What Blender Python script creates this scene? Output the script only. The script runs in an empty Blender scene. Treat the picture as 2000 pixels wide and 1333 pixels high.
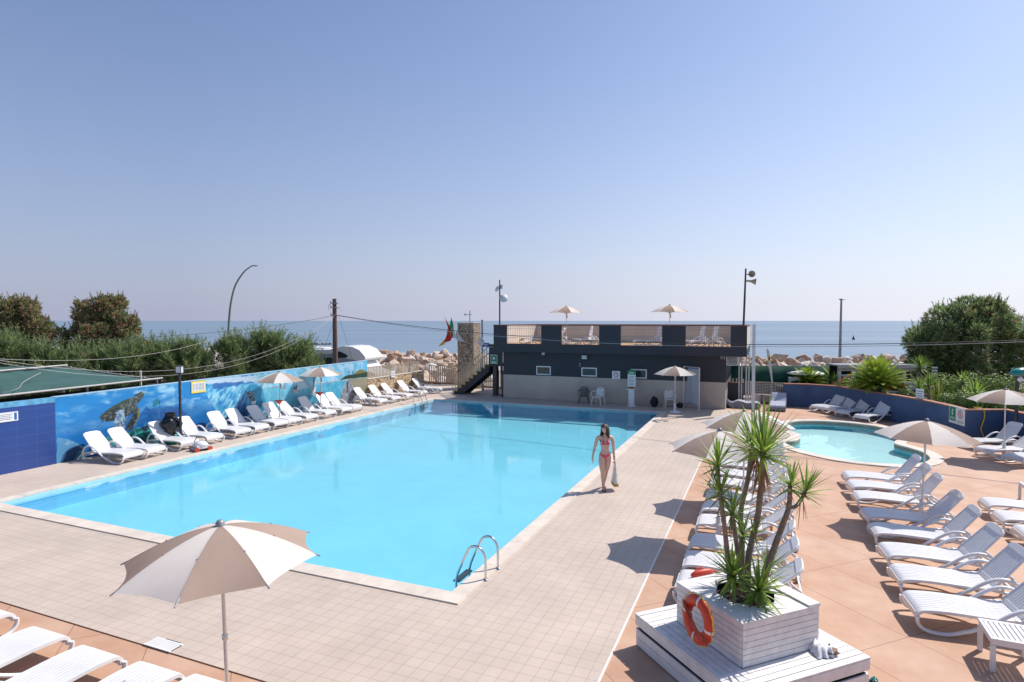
import bpy, bmesh, math, random
import numpy as np
from mathutils import Vector, Matrix, noise
from mathutils.geometry import tessellate_polygon
R=math.radians; PI=math.pi
random.seed(7)
sc=bpy.context.scene; COL=sc.collection
# ------------------------------------------------------------------ camera model (used for surveying the place)
F=1180.0; H=4.3; PITCH=math.atan(39.5/F)
def ray(x,y):
    a=(x-1000)/F; b=-(y-666.5)/F
    return Vector((a, math.cos(PITCH)+b*math.sin(PITCH), -math.sin(PITCH)+b*math.cos(PITCH)))
def G(x,y,z=0.0):                      # survey point: photo position -> point on the level z
    r=ray(x,y); t=(z-H)/r.z; return Vector((r.x*t,r.y*t,z))
def at(x,y,D):                         # survey point at depth D
    r=ray(x,y); t=D/r.y; return Vector((r.x*t,D,H+r.z*t))
TH=R(22.8); U=Vector((math.sin(TH),math.cos(TH),0)); V=Vector((math.cos(TH),-math.sin(TH),0))
O=G(882,1158.7); O.z=0
def W(u,v,z=0.0): return O+U*u+V*v+Vector((0,0,z))
def uv(p): d=p-O; return d.dot(U),d.dot(V)
def onU(x,y,u):                        # point of the plane u=const: returns v,z
    r=ray(x,y); c=Vector((0,0,H))-O; t=(u-c.dot(U))/r.dot(U); p=Vector((0,0,H))+r*t; return uv(p)[1],p.z
def onV(x,y,v):
    r=ray(x,y); c=Vector((0,0,H))-O; t=(v-c.dot(V))/r.dot(V); p=Vector((0,0,H))+r*t; return uv(p)[0],p.z
ROT=-TH
# ------------------------------------------------------------------ materials
def mat(name,col,rough=.6,var=0.0,scale=3.0,bump=0.0,bscale=30.0,col2=None,metal=0.0,spec=.5,transl=0.0,detail=4,lo=.35,hi=.65,obj=True):
    m=bpy.data.materials.new(name); m.use_nodes=True; nt=m.node_tree; n=nt.nodes; l=nt.links
    p=n['Principled BSDF']; p.inputs['Roughness'].default_value=rough; p.inputs['Metallic'].default_value=metal
    p.inputs['Specular IOR Level'].default_value=spec
    c=tuple(col)+(1,)
    tc=n.new('ShaderNodeTexCoord')
    if var or col2:
        if col2 is None: col2=tuple(min(1,x*(1-var)) for x in col)
        nz=n.new('ShaderNodeTexNoise'); nz.inputs['Scale'].default_value=scale; nz.inputs['Detail'].default_value=detail; nz.inputs['Roughness'].default_value=.6
        l.new(tc.outputs['Object'],nz.inputs['Vector'])
        r=n.new('ShaderNodeValToRGB'); r.color_ramp.elements[0].position=lo; r.color_ramp.elements[1].position=hi
        r.color_ramp.elements[0].color=tuple(col2)+(1,); r.color_ramp.elements[1].color=c
        l.new(nz.outputs['Fac'],r.inputs['Fac']); l.new(r.outputs['Color'],p.inputs['Base Color'])
    else: p.inputs['Base Color'].default_value=c
    if bump:
        b=n.new('ShaderNodeTexNoise'); b.inputs['Scale'].default_value=bscale; b.inputs['Detail'].default_value=5
        l.new(tc.outputs['Object'],b.inputs['Vector'])
        bb=n.new('ShaderNodeBump'); bb.inputs['Strength'].default_value=bump; bb.inputs['Distance'].default_value=.02
        l.new(b.outputs['Fac'],bb.inputs['Height']); l.new(bb.outputs['Normal'],p.inputs['Normal'])
    if transl:
        tr=n.new('ShaderNodeBsdfTranslucent'); mx=n.new('ShaderNodeMixShader'); mx.inputs[0].default_value=transl
        if var or (col2 and not var): l.new(r.outputs['Color'],tr.inputs['Color'])
        else: tr.inputs['Color'].default_value=c
        l.new(p.outputs[0],mx.inputs[1]); l.new(tr.outputs[0],mx.inputs[2]); l.new(mx.outputs[0],n['Material Output'].inputs['Surface'])
    return m
M={}
M['plastic']=mat('white_plastic',(.74,.73,.735),.38,var=.07,scale=2.5,bump=.04,bscale=60)
M['plastic_dull']=mat('aged_plastic',(.62,.61,.62),.5,var=.15,scale=4)
M['white']=mat('white_paint',(.78,.77,.76),.5,var=.08,scale=5)
M['wood_white']=mat('white_painted_wood',(.78,.75,.73),.55,var=.16,scale=7,bump=.12,bscale=50)
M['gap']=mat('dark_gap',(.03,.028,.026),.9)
M['soil']=mat('dark_soil',(.05,.035,.025),.95,var=.6,scale=14,bump=.6,bscale=40)
M['canvas_w']=mat('cream_canvas',(.86,.81,.75),.85,var=.05,scale=3,transl=.36,bump=.06,bscale=200)
M['canvas_b']=mat('taupe_canvas',(.46,.35,.285),.85,var=.07,scale=3,transl=.36,bump=.06,bscale=200)
M['alu']=mat('brushed_aluminium',(.62,.61,.6),.35,metal=.75,var=.1,scale=8)
M['chrome']=mat('polished_steel',(.72,.7,.68),.16,metal=1.0,var=.12,scale=10)
M['dark_metal']=mat('dark_metal',(.06,.06,.065),.45,metal=.3,var=.3,scale=6)
M['grey_metal']=mat('grey_metal',(.3,.31,.32),.45,metal=.3,var=.25,scale=5)
M['green_grey_metal']=mat('green_grey_painted_metal',(.22,.25,.22),.5,var=.2,scale=3)
M['white_metal']=mat('white_painted_metal',(.6,.58,.57),.4,var=.1,scale=5)
M['coping']=mat('pale_stone_coping',(.70,.61,.52),.7,var=.18,scale=2.2,bump=.12,bscale=40)
M['navy']=mat('blue_wall_paint',(.058,.115,.24),.65,var=.22,scale=1.3,bump=.15,bscale=25)
M['terracotta_cap']=mat('terracotta_cap_tiles',(.42,.17,.1),.7,var=.35,scale=5,bump=.2,bscale=30)
M['dark_wall']=mat('dark_slate_paint',(.020,.027,.043),.6,col2=(.033,.028,.034),scale=.5,lo=.3,hi=.7,bump=.12,bscale=20)
M['beige_wall']=mat('beige_render',(.52,.45,.385),.8,var=.14,scale=1.2,bump=.2,bscale=40)
M['cream_wall']=mat('cream_render',(.62,.55,.48),.8,var=.1,scale=1.5,bump=.1,bscale=40)
M['ochre']=mat('ochre_terrace_tiles',(.62,.38,.18),.75,var=.15,scale=3)
M['rust_cap']=mat('rust_brown_capping',(.22,.075,.05),.6,var=.35,scale=4)
M['glass']=mat('dark_glass',(.03,.05,.05),.08,var=.2,scale=3)
M['sign_green']=mat('green_sign',(.02,.22,.10),.45,var=.05,scale=5)
M['sign_white']=mat('white_sign',(.78,.78,.78),.45,var=.03,scale=5)
M['sign_red']=mat('red_sign',(.6,.04,.05),.45,var=.05,scale=5)
M['sign_blue']=mat('blue_sign',(.03,.12,.45),.45,var=.05,scale=5)
M['sign_yellow']=mat('yellow_sign',(.8,.62,.08),.5,var=.05,scale=5)
M['print']=mat('grey_print',(.25,.26,.3),.6,var=.1,scale=9)
M['orange']=mat('orange_plastic',(.62,.055,.022),.42,var=.12,scale=6)
M['rope_or']=mat('red_orange_rope',(.55,.11,.06),.85,var=.25,scale=60)
M['yellow']=mat('yellow_rope',(.75,.5,.04),.7,var=.15,scale=30)
M['black']=mat('black_fabric',(.012,.012,.014),.75,var=.3,scale=12,bump=.2,bscale=40)
M['black_bag']=mat('black_plastic_film',(.012,.012,.015),.22,var=.3,scale=12,bump=.5,bscale=14)
M['towel']=mat('white_cloth',(.72,.71,.73),.9,var=.08,scale=20,bump=.3,bscale=80)
M['brown']=mat('brown_leather',(.2,.1,.06),.6,var=.3,scale=15)
M['wood']=mat('weathered_pole_wood',(.17,.10,.075),.85,var=.35,scale=8,bump=.4,bscale=30)
M['cable']=mat('black_cable',(.02,.02,.022),.5,var=.1,scale=9)
M['wire_w']=mat('pale_cord',(.45,.43,.40),.6,var=.1,scale=9)
M['net']=mat('dark_green_shade_net',(.038,.105,.095),.85,var=.22,scale=1.2,bump=.2,bscale=60)
M['net_green']=mat('green_screen_net',(.004,.085,.055),.8,var=.25,scale=1.5,bump=.2,bscale=12)
M['beige_metal']=mat('beige_painted_metal',(.40,.33,.25),.55,var=.15,scale=4)
M['trunk']=mat('grey_brown_trunk',(.30,.23,.18),.9,var=.4,scale=18,bump=.7,bscale=60)
M['leaf_a']=mat('yucca_leaf',(.40,.53,.09),.4,col2=(.20,.33,.05),scale=6,transl=.45)
M['leaf_b']=mat('dark_yucca_leaf',(.19,.32,.07),.45,var=.35,scale=6,transl=.35)
M['leaf_dead']=mat('dry_leaf',(.42,.22,.10),.8,var=.4,scale=9,transl=.15)
M['tam_a']=mat('tamarisk_light',(.33,.42,.17),.8,var=.3,scale=.8,transl=.45)
M['tam_b']=mat('tamarisk_mid',(.14,.21,.085),.8,var=.3,scale=.8,transl=.35)
M['tam_br']=mat('tamarisk_dry',(.46,.31,.18),.85,var=.3,scale=.9,transl=.35)
M['cyc_a']=mat('cycad_frond',(.42,.50,.05),.5,col2=(.20,.30,.03),scale=2,transl=.3)
M['shrub']=mat('shrub_leaf',(.27,.38,.07),.6,var=.4,scale=3,transl=.25)
M['phorm']=mat('yellow_striped_leaf',(.5,.46,.14),.55,var=.35,scale=5,transl=.25)
M['flower']=mat('coral_flower',(.7,.13,.08),.7,var=.2,scale=8)
M['rock_a']=mat('pale_limestone',(.62,.50,.41),.9,col2=(.36,.23,.14),scale=1.3,lo=.3,hi=.55,bump=.8,bscale=7)
M['rock_b']=mat('tan_rock',(.55,.41,.30),.9,col2=(.32,.19,.12),scale=1.1,lo=.3,hi=.6,bump=.8,bscale=7)
M['rock_c']=mat('white_limestone',(.70,.64,.58),.9,col2=(.42,.32,.25),scale=1.3,lo=.25,hi=.5,bump=.8,bscale=7)
M['skin']=mat('skin',(.70,.45,.34),.5,var=.1,scale=9)
M['bikini']=mat('coral_pink_fabric',(.85,.09,.17),.7,var=.25,scale=60)
M['hair']=mat('brown_hair',(.06,.028,.018),.5,var=.5,scale=40,bump=.5,bscale=70)
M['tote']=mat('white_cotton',(.78,.76,.72),.85,var=.06,scale=9)
M['gold']=mat('mustard_fabric',(.5,.32,.07),.8,var=.1,scale=9)
M['teal']=mat('teal_glass_shade',(.01,.24,.22),.25,var=.1,scale=4)
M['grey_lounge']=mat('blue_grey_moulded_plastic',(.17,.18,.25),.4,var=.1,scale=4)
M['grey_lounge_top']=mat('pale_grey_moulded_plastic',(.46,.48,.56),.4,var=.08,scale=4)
M['chair_brown']=mat('grey_brown_plastic',(.13,.12,.115),.5,var=.15,scale=6)
M['mold']=mat('yellow_step_edge',(.38,.29,.1),.7,var=.3,scale=5)
M['red']=mat('red_fabric',(.55,.04,.05),.7,var=.15,scale=6)
M['flag_green']=mat('green_flag',(.04,.3,.12),.8,var=.1,scale=6,transl=.3)
M['flag_white']=mat('white_flag',(.75,.74,.72),.8,var=.05,scale=6,transl=.3)
M['flag_red']=mat('red_flag',(.6,.03,.04),.8,var=.1,scale=6,transl=.3)
M['flag_black']=mat('black_flag',(.02,.02,.02),.8,var=.1,scale=6)
M['flag_gold']=mat('gold_flag',(.75,.5,.05),.8,var=.1,scale=6,transl=.3)
M['gel_white']=mat('motorhome_gelcoat',(.74,.74,.74),.3,var=.05,scale=1.5)
M['grey_plate']=mat('light_grey_render',(.42,.4,.38),.8,var=.12,scale=2)
M['terracotta_pot']=mat('red_glazed_pot',(.42,.05,.03),.45,var=.4,scale=6)

def nodes(name,rough=.6):
    m=bpy.data.materials.new(name); m.use_nodes=True; nt=m.node_tree; p=nt.nodes['Principled BSDF']; p.inputs['Roughness'].default_value=rough
    return m,nt,nt.nodes,nt.links,p
def ramp(n,a,b,ca,cb):
    r=n.new('ShaderNodeValToRGB'); r.color_ramp.elements[0].position=a; r.color_ramp.elements[1].position=b
    r.color_ramp.elements[0].color=tuple(ca)+(1,); r.color_ramp.elements[1].color=tuple(cb)+(1,); return r
def tile_mat(name,c1,c2,grout,bw,rh,mortar,offset=0.0,rough=.6,rotz=0.0,stain_or_ripple=.12,bias=0.0,vert=False,bump=.25):
    m,nt,n,l,p=nodes(name,rough); tc=n.new('ShaderNodeTexCoord'); mp=n.new('ShaderNodeMapping'); mp.inputs['Rotation'].default_value=(R(90) if vert else 0,0,rotz)
    l.new(tc.outputs['Object'],mp.inputs['Vector'])
    b=n.new('ShaderNodeTexBrick'); b.offset=offset; b.squash=1.0
    b.inputs['Color1'].default_value=c1+(1,); b.inputs['Color2'].default_value=c2+(1,); b.inputs['Mortar'].default_value=grout+(1,)
    b.inputs['Scale'].default_value=1; b.inputs['Brick Width'].default_value=bw; b.inputs['Row Height'].default_value=rh
    b.inputs['Mortar Size'].default_value=mortar; b.inputs['Mortar Smooth'].default_value=.3; b.inputs['Bias'].default_value=bias
    l.new(mp.outputs[0],b.inputs['Vector'])
    nz=n.new('ShaderNodeTexNoise'); nz.inputs['Scale'].default_value=.7; nz.inputs['Detail'].default_value=6; l.new(tc.outputs['Object'],nz.inputs['Vector'])
    nz.inputs['Roughness'].default_value=.68; rr=ramp(n,.3,.68,(1-stain_or_ripple,)*3,(1,1,1)); l.new(nz.outputs['Fac'],rr.inputs['Fac'])
    mx=n.new('ShaderNodeMix'); mx.data_type='RGBA'; mx.blend_type='MULTIPLY'; mx.inputs['Factor'].default_value=1
    l.new(b.outputs['Color'],mx.inputs['A']); l.new(rr.outputs['Color'],mx.inputs['B']); l.new(mx.outputs['Result'],p.inputs['Base Color'])
    bp=n.new('ShaderNodeBump'); bp.inputs['Strength'].default_value=bump; bp.inputs['Distance'].default_value=.004; bp.invert=True
    l.new(b.outputs['Fac'],bp.inputs['Height']); l.new(bp.outputs['Normal'],p.inputs['Normal'])
    return m
M['tiles']=tile_mat('beige_deck_tiles',(.59,.492,.408),(.57,.47,.388),(.44,.295,.22),.2,.2,.0042,stain_or_ripple=.19)
M['blue_tiles']=tile_mat('blue_wall_tiles',(.024,.066,.27),(.022,.06,.25),(.07,.125,.31),.5,.25,.004,vert=True,stain_or_ripple=.2,rough=.35)
M['stone']=None
def stone_mat(name,c1,c2,mortar,scale,wd=.06,bump=1.0):
    m,nt,n,l,p=nodes(name,.9); tc=n.new('ShaderNodeTexCoord')
    w=n.new('ShaderNodeTexNoise'); w.inputs['Scale'].default_value=2.5; l.new(tc.outputs['Object'],w.inputs['Vector'])
    mixv=n.new('ShaderNodeMix'); mixv.data_type='VECTOR'; mixv.inputs['Factor'].default_value=.12
    l.new(tc.outputs['Object'],mixv.inputs['A']); l.new(w.outputs['Color'],mixv.inputs['B'])
    mp=n.new('ShaderNodeMapping'); mp.inputs['Scale'].default_value=(1,1,1.5); l.new(mixv.outputs['Result'],mp.inputs['Vector'])
    v=n.new('ShaderNodeTexVoronoi'); v.feature='DISTANCE_TO_EDGE'; v.inputs['Scale'].default_value=scale; l.new(mp.outputs[0],v.inputs['Vector'])
    v2=n.new('ShaderNodeTexVoronoi'); v2.inputs['Scale'].default_value=scale; l.new(mp.outputs[0],v2.inputs['Vector'])
    sx=n.new('ShaderNodeSeparateColor'); l.new(v2.outputs['Color'],sx.inputs[0])
    r=ramp(n,0,1,c1,c2); l.new(sx.outputs[0],r.inputs['Fac'])
    e=ramp(n,wd*.4,wd,(0,0,0),(1,1,1)); l.new(v.outputs['Distance'],e.inputs['Fac'])
    mx=n.new('ShaderNodeMix'); mx.data_type='RGBA'; mx.inputs['A'].default_value=mortar+(1,); l.new(e.outputs['Color'],mx.inputs['Factor']); l.new(r.outputs['Color'],mx.inputs['B'])
    l.new(mx.outputs['Result'],p.inputs['Base Color'])
    bp=n.new('ShaderNodeBump'); bp.inputs['Strength'].default_value=bump; bp.inputs['Distance'].default_value=.04; l.new(e.outputs['Color'],bp.inputs['Height']); l.new(bp.outputs['Normal'],p.inputs['Normal'])
    return m
M['stone']=stone_mat('rubble_stone',(.46,.37,.28),(.30,.23,.17),(.14,.10,.075),4.6)
M['stone_warm']=stone_mat('warm_rubble_stone',(.62,.47,.30),(.46,.32,.20),(.20,.13,.08),4.6)
# terracotta printed concrete with diagonal joints
def terracotta():
    m,nt,n,l,p=nodes('terracotta_concrete',.7); tc=n.new('ShaderNodeTexCoord')
    mp=n.new('ShaderNodeMapping'); mp.inputs['Rotation'].default_value=(0,0,R(45)); mp.inputs['Location'].default_value=(.62,-.07,0); l.new(tc.outputs['Object'],mp.inputs['Vector'])
    b=n.new('ShaderNodeTexBrick'); b.offset=0; b.inputs['Scale'].default_value=1; b.inputs['Brick Width'].default_value=2.12; b.inputs['Row Height'].default_value=1.06
    b.inputs['Mortar Size'].default_value=.007; b.inputs['Mortar Smooth'].default_value=.5
    l.new(mp.outputs[0],b.inputs['Vector'])
    nz=n.new('ShaderNodeTexNoise'); nz.inputs['Scale'].default_value=1.1; nz.inputs['Detail'].default_value=9; nz.inputs['Roughness'].default_value=.62; l.new(tc.outputs['Object'],nz.inputs['Vector'])
    r=ramp(n,.32,.68,(.45,.25,.155),(.55,.36,.25)); l.new(nz.outputs['Fac'],r.inputs['Fac'])
    nz2=n.new('ShaderNodeTexNoise'); nz2.inputs['Scale'].default_value=.35; nz2.inputs['Detail'].default_value=4; l.new(tc.outputs['Object'],nz2.inputs['Vector'])
    r2=ramp(n,.55,.75,(0,0,0),(.35,.35,.35)); l.new(nz2.outputs['Fac'],r2.inputs['Fac'])
    pl=n.new('ShaderNodeMix'); pl.data_type='RGBA'; pl.inputs['B'].default_value=(.60,.46,.38,1); l.new(r2.outputs['Color'],pl.inputs['Factor']); l.new(r.outputs['Color'],pl.inputs['A'])
    mx=n.new('ShaderNodeMix'); mx.data_type='RGBA'; mx.inputs['B'].default_value=(.26,.13,.085,1); l.new(b.outputs['Fac'],mx.inputs['Factor']); l.new(pl.outputs['Result'],mx.inputs['A'])
    l.new(mx.outputs['Result'],p.inputs['Base Color'])
    b2=n.new('ShaderNodeTexNoise'); b2.inputs['Scale'].default_value=25; b2.inputs['Detail'].default_value=6; l.new(tc.outputs['Object'],b2.inputs['Vector'])
    bp=n.new('ShaderNodeBump'); bp.inputs['Strength'].default_value=.25; bp.inputs['Distance'].default_value=.01; l.new(b2.outputs['Fac'],bp.inputs['Height']); l.new(bp.outputs['Normal'],p.inputs['Normal'])
    return m
M['terracotta']=terracotta()
M['ground']=mat('dusty_paving',(.42,.37,.33),.9,var=.25,scale=.6,bump=.3,bscale=12)
def water_mat(name,tint,bs,bstr,fres=1.33):
    m=bpy.data.materials.new(name); m.use_nodes=True; nt=m.node_tree; n=nt.nodes; l=nt.links; n.remove(n['Principled BSDF'])
    t=n.new('ShaderNodeBsdfTransparent'); t.inputs['Color'].default_value=tint+(1,)
    g=n.new('ShaderNodeBsdfGlossy'); g.inputs['Roughness'].default_value=.015
    fr=n.new('ShaderNodeFresnel'); fr.inputs['IOR'].default_value=fres
    tc=n.new('ShaderNodeTexCoord'); nz=n.new('ShaderNodeTexNoise'); nz.inputs['Scale'].default_value=bs; nz.inputs['Detail'].default_value=3; l.new(tc.outputs['Object'],nz.inputs['Vector'])
    nz2=n.new('ShaderNodeTexNoise'); nz2.inputs['Scale'].default_value=.5; l.new(tc.outputs['Object'],nz2.inputs['Vector'])
    r=ramp(n,.4,.65,(.1,.1,.1),(1,1,1)); l.new(nz2.outputs['Fac'],r.inputs['Fac'])
    mm=n.new('ShaderNodeMath'); mm.operation='MULTIPLY'; l.new(nz.outputs['Fac'],mm.inputs[0]); l.new(r.outputs['Color'],mm.inputs[1])
    bp=n.new('ShaderNodeBump'); bp.inputs['Strength'].default_value=bstr; bp.inputs['Distance'].default_value=.01; l.new(mm.outputs[0],bp.inputs['Height'])
    l.new(bp.outputs['Normal'],g.inputs['Normal']); l.new(bp.outputs['Normal'],fr.inputs['Normal'])
    mx=n.new('ShaderNodeMixShader'); l.new(fr.outputs[0],mx.inputs[0]); l.new(t.outputs[0],mx.inputs[1]); l.new(g.outputs[0],mx.inputs[2]); l.new(mx.outputs[0],n['Material Output'].inputs['Surface'])
    return m
M['water']=water_mat('pool_water',(.86,.965,.99),9,.36)
M['water_kid']=water_mat('shallow_pool_water',(.86,.97,.975),4,.08)
def poolfloor(name,c1,c2,grout,sc_,cau=.0):
    m=tile_mat(name,c1,c2,grout,sc_,sc_,.004,stain_or_ripple=.06); return m
M['pool_floor']=tile_mat('pool_floor_tiles',(.265,.66,.785),(.255,.645,.775),(.24,.615,.745),.3,.3,.006,stain_or_ripple=.10)  # mottling in the floor colour also stands in for ripple glints on the water
M['pool_wall']=tile_mat('pool_wall_tiles',(.24,.54,.76),(.22,.52,.74),(.38,.64,.80),.3,.15,.006,vert=True,stain_or_ripple=.1)
M['kid_floor']=mat('wading_pool_floor',(.60,.80,.84),.6,var=.07,scale=.8)
M['kid_wall']=mat('wading_pool_wall',(.08,.50,.60),.6,var=.1,scale=2)
M['kid_band']=mat('wading_pool_stone_band',(.28,.30,.2),.7,var=.2,scale=6)
def sea_mat():
    m,nt,n,l,p=nodes('sea_water',.25); tc=n.new('ShaderNodeTexCoord')
    p.inputs['Base Color'].default_value=(.06,.13,.19,1); p.inputs['IOR'].default_value=1.33; p.inputs['Roughness'].default_value=.32
    mp=n.new('ShaderNodeMapping'); mp.inputs['Scale'].default_value=(.004,.03,1); l.new(tc.outputs['Object'],mp.inputs['Vector'])
    nz=n.new('ShaderNodeTexNoise'); nz.inputs['Scale'].default_value=1; nz.inputs['Detail'].default_value=5; l.new(mp.outputs[0],nz.inputs['Vector'])
    r=ramp(n,.4,.62,(.15,.215,.275),(.17,.235,.29)); l.new(nz.outputs['Fac'],r.inputs['Fac']); l.new(r.outputs['Color'],p.inputs['Base Color'])
    rr=ramp(n,.4,.62,(.36,.36,.36),(.30,.30,.30)); l.new(nz.outputs['Fac'],rr.inputs['Fac']); l.new(rr.outputs['Color'],p.inputs['Roughness'])
    w=n.new('ShaderNodeTexNoise'); w.inputs['Scale'].default_value=1.2; w.inputs['Detail'].default_value=5; l.new(tc.outputs['Object'],w.inputs['Vector'])
    bp=n.new('ShaderNodeBump'); bp.inputs['Strength'].default_value=.35; bp.inputs['Distance'].default_value=.12; l.new(w.outputs['Fac'],bp.inputs['Height']); l.new(bp.outputs['Normal'],p.inputs['Normal'])
    return m
M['sea']=sea_mat()
# ------------------------------------------------------------------ mesh builder
class MB:
    def __init__(s): s.v=[]; s.f=[]; s.m=[]; s.sm=[]
    def add(s,vs,fs,mi=0,smooth=False):
        o=len(s.v); s.v.extend([tuple(v) for v in vs]); s.f.extend([tuple(i+o for i in f) for f in fs]); s.m.extend([mi]*len(fs)); s.sm.extend([smooth]*len(fs))
    def box(s,c,d,mi=0,rz=0,mx=None):
        x,y,z=[a/2 for a in d]; vs=[Vector((i*x,j*y,k*z)) for i in(-1,1) for j in(-1,1) for k in(-1,1)]
        if rz: q=Matrix.Rotation(rz,3,'Z'); vs=[q@v for v in vs]
        if mx is not None: vs=[mx@v for v in vs]
        vs=[v+Vector(c) for v in vs]
        s.add(vs,[(0,1,3,2),(4,6,7,5),(0,4,5,1),(2,3,7,6),(0,2,6,4),(1,5,7,3)],mi)
    def b2(s,a,b,mi=0):  # box by corners
        s.box([(a[i]+b[i])/2 for i in range(3)],[abs(b[i]-a[i]) for i in range(3)],mi)
    def bar(s,a,b,w,h=None,mi=0):
        a=Vector(a);b=Vector(b);h=h or w;d=b-a;L=d.length
        if L<1e-6:return
        q=d.to_track_quat('Z','Y').to_matrix(); s.box((a+b)/2,(w,h,L),mi,mx=q)
    def tube(s,pts,r,n=8,mi=0,flat=1.0,cap=True,smooth=True,up=None):
        pts=[Vector(p) for p in pts]; k=len(pts); rr=r if isinstance(r,(list,tuple)) else [r]*k
        vs=[];prev=None
        for i,p in enumerate(pts):
            t=(pts[min(i+1,k-1)]-pts[max(i-1,0)]).normalized()
            if up is not None: a=Vector(up)
            elif prev is None: a=Vector((0,0,1)) if abs(t.z)<.9 else Vector((1,0,0))
            else: a=prev
            x=(a-t*a.dot(t)).normalized(); y=t.cross(x); prev=x
            for j in range(n):
                an=2*PI*j/n; vs.append(p+x*math.cos(an)*rr[i]*flat+y*math.sin(an)*rr[i])
        fs=[(i*n+j,i*n+(j+1)%n,(i+1)*n+(j+1)%n,(i+1)*n+j) for i in range(k-1) for j in range(n)]
        s.add(vs,fs,mi,smooth)
        if cap: s.add([vs[j] for j in range(n)][::-1],[tuple(range(n))],mi); s.add([vs[(k-1)*n+j] for j in range(n)],[tuple(range(n))],mi)
    def lathe(s,prof,n=16,mi=0,c=(0,0,0),smooth=True,sy=1.0):
        vs=[(c[0]+r*math.cos(2*PI*j/n),c[1]+sy*r*math.sin(2*PI*j/n),c[2]+z) for r,z in prof for j in range(n)]
        fs=[(i*n+j,i*n+(j+1)%n,(i+1)*n+(j+1)%n,(i+1)*n+j) for i in range(len(prof)-1) for j in range(n)]
        s.add(vs,fs,mi,smooth)
    def ell(s,c,r,mi=0,n=12,k=8,jit=0.0,mx=None):
        vs=[];c=Vector(c)
        for i in range(k+1):
            ph=PI*i/k
            for j in range(n):
                th=2*PI*j/n; d=Vector((math.sin(ph)*math.cos(th),math.sin(ph)*math.sin(th),math.cos(ph)))
                q=1+(noise.noise(d*1.7+c*3)*jit if jit else 0); v=Vector((d.x*r[0]*q,d.y*r[1]*q,d.z*r[2]*q))
                if mx is not None: v=mx@v
                vs.append(c+v)
        s.add(vs,[(i*n+j,(i+1)*n+j,(i+1)*n+(j+1)%n,i*n+(j+1)%n) for i in range(k) for j in range(n)],mi,True)
    def prism(s,pts,z0,z1,mi=0,mx=None,off=(0,0,0)):   # extruded outline (pts in xy)
        n=len(pts); vs=[Vector((p[0],p[1],z0)) for p in pts]+[Vector((p[0],p[1],z1)) for p in pts]
        if mx is not None: vs=[mx@v for v in vs]
        vs=[v+Vector(off) for v in vs]
        tri=tessellate_polygon([[Vector((p[0],p[1],0)) for p in pts]])
        fs=[(i,(i+1)%n,n+(i+1)%n,n+i) for i in range(n)]+[tuple(t[::-1]) for t in tri]+[tuple(n+i for i in t) for t in tri]
        s.add(vs,fs,mi)
    def strip(s,prof,y0,y1,t=.02,mi=0,smooth=True):  # curved slat: profile in xz, extruded in y, thickness t downward
        k=len(prof); vs=[]
        for i,(x,z) in enumerate(prof):
            a=Vector((prof[min(i+1,k-1)][0]-prof[max(i-1,0)][0],prof[min(i+1,k-1)][1]-prof[max(i-1,0)][1])).normalized(); nx,nz=a.y,-a.x
            vs+=[(x,y0,z),(x,y1,z),(x+nx*t,y1,z+nz*t),(x+nx*t,y0,z+nz*t)]
        fs=[(4*i+j,4*i+(j+1)%4,4*i+4+(j+1)%4,4*i+4+j) for i in range(k-1) for j in range(4)]+[(0,3,2,1),(4*k-4,4*k-3,4*k-2,4*k-1)]
        s.add(vs,fs,mi)
    def build(s,name,mats,parent=None,loc=None,bevel=0.0,fix=True):
        me=bpy.data.meshes.new(name); me.from_pydata(s.v,[],s.f)
        for m in (mats if isinstance(mats,(list,tuple)) else [mats]): me.materials.append(M[m] if isinstance(m,str) else m)
        me.polygons.foreach_set('material_index',s.m); me.polygons.foreach_set('use_smooth',s.sm)
        if fix:
            bm=bmesh.new(); bm.from_mesh(me); bmesh.ops.recalc_face_normals(bm,faces=bm.faces); bm.to_mesh(me); bm.free()
        me.update()
        o=bpy.data.objects.new(name,me); COL.objects.link(o)
        if parent: o.parent=parent
        if loc is not None: o.location=loc
        if bevel:
            b=o.modifiers.new('bevel','BEVEL'); b.width=bevel; b.segments=2; b.limit_method='ANGLE'
        return o
def tag(o,label=None,cat=None,group=None,kind=None):
    if label: o['label']=label
    if cat: o['category']=cat
    if group: o['group']=group
    if kind: o['kind']=kind
    return o
def thing(name,label,cat,loc,rz=0.0,group=None):
    o=bpy.data.objects.new(name,None); COL.objects.link(o); o.location=loc; o.rotation_euler=(0,0,rz); o.empty_display_size=.2
    return tag(o,label,cat,group)
KIDS={}
def children(o): return [c for c in COL.objects if c.parent==o]
def copy_tree(o,parent=None,label=None,loc=None,rz=None,group=None,sc_=None):
    c=o.copy(); COL.objects.link(c)
    if parent is not None: c.parent=parent
    if label: c['label']=label
    if loc is not None: c.location=loc
    if rz is not None: c.rotation_euler=(0,0,rz)
    if group: c['group']=group
    if sc_: c.scale=(sc_,)*3
    for ch in KIDS.get(o.name) or [] : copy_tree(ch,c)
    return c
def reg(o):
    for c in children(o): reg(c)
    KIDS[o.name]=children(o)
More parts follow.
